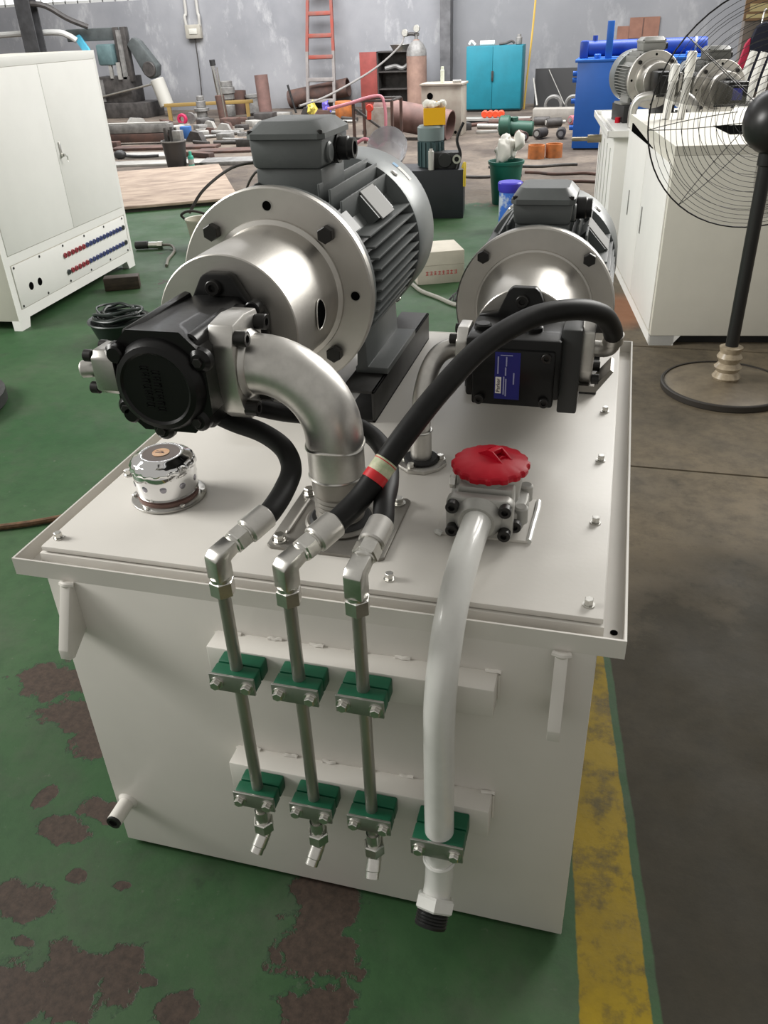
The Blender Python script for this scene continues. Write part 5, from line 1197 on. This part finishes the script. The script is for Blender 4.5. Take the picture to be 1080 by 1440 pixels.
t = thing('hydraulic_cylinder', 'upright hydraulic cylinder with chrome rod near back wall', 'cylinder', (-6.38, 14.45, 0))
b = MB(); b.cyl((.04, 0, 0), (.0, 0, .45), .085, n=20, b=.01); b.build('barrel', RUST, t)
b = MB(); b.cyl((0, 0, .42), (-.05, 0, .95), .042, n=18); b.build('chrome_rod', CHROME, t)
b = MB(); b.cyl((-.048, 0, .92), (-.055, 0, 1.02), .052, n=14, b=.006); b.build('rod_end', BLKM, t)
b = MB(); b.cyl((.10, -.05, 0), (.05, -.05, .9), .014, n=8); b.build('tie_rod', ZINC, t)
b = MB(); b.ring((0, 0, 0), (0, 0, .42), .20, .18, n=32); one('pipe_offcut', 'wide rusty pipe offcut standing by back wall', 'pipe', b, RUST, (-6.70, 15.9, 0))
b = MB(); b.cyl((0, 0, 0), (0, 0, .36), .13, n=24, b=.01); b.ring((0, 0, .30), (0, 0, .34), .145, .1, n=24); one('steel_drum', 'small grey steel drum left of upright rusty pipe', 'drum', b, OLDST, (-6.35, 15.9, 0))
b = MB(); b.ring((0, 0, 0), (-.03, 0, .72), .125, .11, n=28); one('upright_pipe', 'tall reddish rusty pipe standing upright near ladder', 'pipe', b, RUSTP, (-5.80, 15.2, 0))
b = MB(); b.box(0, 1.7, -.04, .04, .24, .30, .004); b.box(.05, .12, -.04, .04, 0, .24); b.box(1.55, 1.62, -.04, .04, 0, .24); one('yellow_bar', 'yellow painted bar running behind upright cylinder', 'bar', b, mat('ochre paint', (.25, .165, .05), .6), (-7.7, 14.75, 0), .35)
b = MB(); b.ring((0, 0, 0), (0, 0, 1.3), .17, .15, n=28); o = one('leaning_pipe', 'thick rusty pipe lying behind the ladder foot', 'pipe', b, RUST); rot_between(o, (-5.9, 16.80, .18), (-4.75, 16.80, .36))
b = MB(); b.cyl((0, 0, 0), (-.13, 0, .5), .022, n=8); one('black_rod', 'short black rod leaning left of the ladder', 'rod', b, BLKM, (-5.45, 15.9, .0))
b = MB(); b.sphere((0, 0, .13), .13, 24, sx=.8); b.crumple(.07, 7); one('yellow_bag', 'yellow plastic bag behind large motor terminal box', 'bag', b, mat('yellow bag', (.62, .52, .10), .5), (-4.78, 15.0, 0))
b = MB(); b.sphere((0, 0, .13), .11, 24, sx=.8, sz=1.2); b.crumple(.07, 8); one('violet_bag', 'violet blue bag right of the yellow bag', 'bag', b, mat('violet bag', (.13, .10, .50), .5), (-4.52, 15.05, 0))
b = MB(); b.lathe([(.15, 0), (.16, .02), (.16, .26), (.15, .28), (.0001, .27)], (0, 0, 0), (0, 0, 1), 24); one('orange_drum', 'rusty orange drum right of ladder foot', 'drum', b, ORNG, (-4.10, 14.8, 0))
# bench row under the teal cabinet and parts by the blue tank
t = thing('low_rack', 'low pale rack in front of teal cabinet', 'rack', (-1.15, 13.8, 0))
b = MB(); b.box(-.55, .55, -.1, .2, .03, .06); b.build('rack_top', PALEST, t)
for x in (-.5, .5):
    b = MB(); b.box(x-.02, x+.02, -.1, .2, 0, .03); b.build('rack_foot', DARKST, t)
t = thing('orange_tool_case', 'row of orange red plastic parts in front of teal cabinet', 'parts', (-1.22, 13.8, .06))
for k in range(4):
    b = MB(); b.cyl((-.13+k*.09, -.05, .06), (-.13+k*.09, .05, .06), .055, n=14, b=.01); b.build('plastic_part', mat('orange red plastic', (.70, .08, .03), .4), t)
b = MB(); b.box(-.34, .34, 0, .3, 0, .19, .006); one('grey_chest', 'low grey steel chest right of teal cabinet', 'chest', b, mat('grey stained chest', (.30, .28, .25), .6, var=.2), (-.22, 13.7, 0))
t = thing('green_pump', 'dark green pump casting lying in front of grey chest', 'pump', (-.58, 11.95, 0))
GRP = mat('dark green casting', (.02, .075, .05), .5)
b = MB(); b.cyl((-.22, 0, .11), (.22, 0, .09), .10, n=20, b=.015); b.build('barrel', GRP, t)
b = MB(); b.cyl((-.26, -.06, .14), (-.10, -.06, .14), .135, n=18, b=.02); b.build('volute', GRP, t)
b = MB(); b.cyl((-.05, 0, .15), (-.05, 0, .25), .05, n=14, b=.01); b.build('port', GRP, t)
PARTS = [(-.14, 14.5, .14, 'left of two big steel rings beside blue tank', OLDST), (.10, 14.6, .13, 'right of two big steel rings beside blue tank', OLDST)]
for x, y, r, lab in ((-.30, 14.4, .15, 'left of two big steel rings beside blue tank'), (.02, 14.5, .14, 'right of two big steel rings beside blue tank')):
    b = MB(); b.ring((0, 0, .15), (0, .12, .16), r, r*.72, n=28, b=.01); one('steel_ring', lab, 'ring', b, OLDST, (x, y, .03))
for i, (x, y, m, lab) in enumerate(((-.35, 13.1, DARKST, 'dark roller part far left in row beside blue tank'), (-.15, 12.9, DARKST, 'dark roller part with white core beside blue tank'), (.16, 13.25, mat('pinkish part', (.35, .12, .14), .5), 'pinkish roller part beside blue tank'), (-.22, 11.6, DARKST, 'dark roller part nearest to orange pieces'), (.06, 11.6, DARKST, 'dark flat coupling right of nearest roller part'), (-.45, 11.3, RUST, 'rusty coupling behind green bin rags'))):
    t = thing('roller_part', lab, 'machine part', (x, y, 0), .4*i)
    b = MB(); b.cyl((-.12, 0, .075), (.12, 0, .075), .065, n=18, b=.008); b.build('roller', m, t)
    b = MB(); b.cyl((-.121, 0, .075), (-.13, 0, .075), .035, n=14); b.cyl((.12, 0, .075), (.18, 0, .075), .025, n=12); b.build('core', PALEST if i in (1, 3) else OLDST, t)
for x, y, lab in ((-.09, 9.75, 'left orange painted ring segment on dirty floor'), (.11, 9.85, 'right orange painted ring segment on dirty floor')):
    b = MB(); b.ring((0, 0, 0), (0, 0, .15), .10, .085, n=24); one('ring_segment', lab, 'ring', b, ORNG, (x, y, 0))
for k, (x, y, L, rz, m, lab) in enumerate(((-.55, 9.0, 1.0, .15, DARKST, 'dark flat hose length on floor behind green bin'), (-.1, 8.6, .8, -.1, RUST, 'rusty flat bar on floor right of green bin'), (-.7, 8.3, .6, .25, DARKST, 'short dark bar on floor left of green bin'), (-.2, 8.0, 1.2, .05, RUST, 'long rusty bar on floor behind green bin'))):
    pts = [(q*L/5, .05*math.sin(q*1.7+k), .015) for q in range(6)]; b = MB(); b.tube(pts, .015, n=8, sub=4); one('floor_bar', lab, 'bar', b, m, (x, y, 0), rz)
SG = 'scrap pieces heaped along the back wall'
sb = []
for k in range(5):
    b = MB()
    if k == 0: b.box(-.25, .25, -.05, .05, 0, .06, .005)
    elif k == 1: b.cyl((-.3, 0, .04), (.3, 0, .04), .04, n=12)
    elif k == 2: b.ring((0, 0, 0), (0, 0, .07), .12, .07, n=20)
    elif k == 3: b.box(-.15, .15, -.12, .12, 0, .12, .01)
    else: b.prism([(-.2, 0), (.2, 0), (.12, .14), (-.05, .16)], 'y', -.05, .05)
    sb.append(b.v and b)
kinds = ('flat bar', 'round bar', 'ring', 'block', 'wedge'); cols = ('dark greasy', 'rusty', 'grey')
sms = [[q.mesh('scrap_piece', m) for m in (DARKST, RUST, OLDST, PALEST)] for q in sb]
cols = ('dark greasy', 'rusty', 'grey', 'pale')
zones = [(-7.6, -3.6, 12.0, 15.6, 75, 'in the heap left of the ladder foot'), (-1.9, -.6, 12.1, 13.4, 26, 'in front of the teal cabinet'), (-4.0, -2.9, 12.2, 15.2, 28, 'between ladder and gas cylinder'), (-7.2, -3.4, 9.9, 11.9, 55, 'among the steel plates beyond the plywood sheet')]
marks = [(-6.38, 14.45, 'upright cylinder'), (-6.8, 14.5, 'shorter flange stack'), (-5.8, 15.2, 'upright rusty pipe'), (-5.1, 16.0, 'ladder foot'), (-4.1, 14.8, 'orange drum'), (-4.78, 15.0, 'yellow bag'), (-5.82, 11.9, 'blue container'), (-4.46, 9.3, 'black bucket'), (-6.3, 11.3, 'stacked square bars'), (-7.0, 13.9, 'red wheel'),
         (-4.3, 11.0, 'short black timber'), (-2.93, 15.0, 'gas cylinder'), (-2.4, 11.2, 'trolley frame'), (-1.2, 13.7, 'orange red parts'), (-.58, 11.95, 'green pump casting'), (-1.72, 12.2, 'beige cabinet'), (-5.2, 13.0, 'middle of the scrap heap'), (-3.6, 13.0, 'locker front floor')]
placed = []; used_labels = set()
bpy.context.view_layer.update()
boxes = []
for o in list(COL.objects):
    if o.type != 'MESH' or o.get('kind') == 'structure': continue
    P_ = [o.matrix_world @ Vector(c) for c in o.bound_box]
    if max(p.y for p in P_) < 9.5: continue
    boxes.append((min(p.x for p in P_), max(p.x for p in P_), min(p.y for p in P_), max(p.y for p in P_)))
def clear(x, y, r): return all(x+r < q[0] or x-r > q[1] or y+r < q[2] or y-r > q[3] for q in boxes)
for (xa, xb, ya, yb, cnt, where) in zones:
    for i in range(cnt):
        for tr in range(200):
            x, y, sc_ = random.uniform(xa, xb), random.uniform(ya, yb), random.uniform(.6, 1.25)
            if all((x-p[0])**2+(y-p[1])**2 > (.26*(sc_+p[2]))**2*.8 for p in placed) and clear(x, y, .2*sc_+.04): break
        else: continue
        placed.append((x, y, sc_))
        lm = min(marks, key=lambda q: (q[0]-x)**2+(q[1]-y)**2)
        side = ('left of ' if x < lm[0]-.12 else 'right of ' if x > lm[0]+.12 else 'in front of ' if y < lm[1] else 'behind ')
        size = 'small ' if sc_ < .82 else 'large ' if sc_ > 1.04 else ''
        for tr in range(40):
            k, c = random.randrange(5), random.randrange(4)
            lab = size+cols[c]+' steel '+kinds[k]+' offcut '+side+'the '+lm[2]
            if lab not in used_labels: break
        else: continue
        used_labels.add(lab)
        o = put('scrap_piece', sms[k][c], None, (x, y, 0), (0, 0, random.uniform(-.9, .9))); o.scale = (sc_, sc_, sc_)
        tag(o, lab, 'scrap', 'steel offcuts '+where)
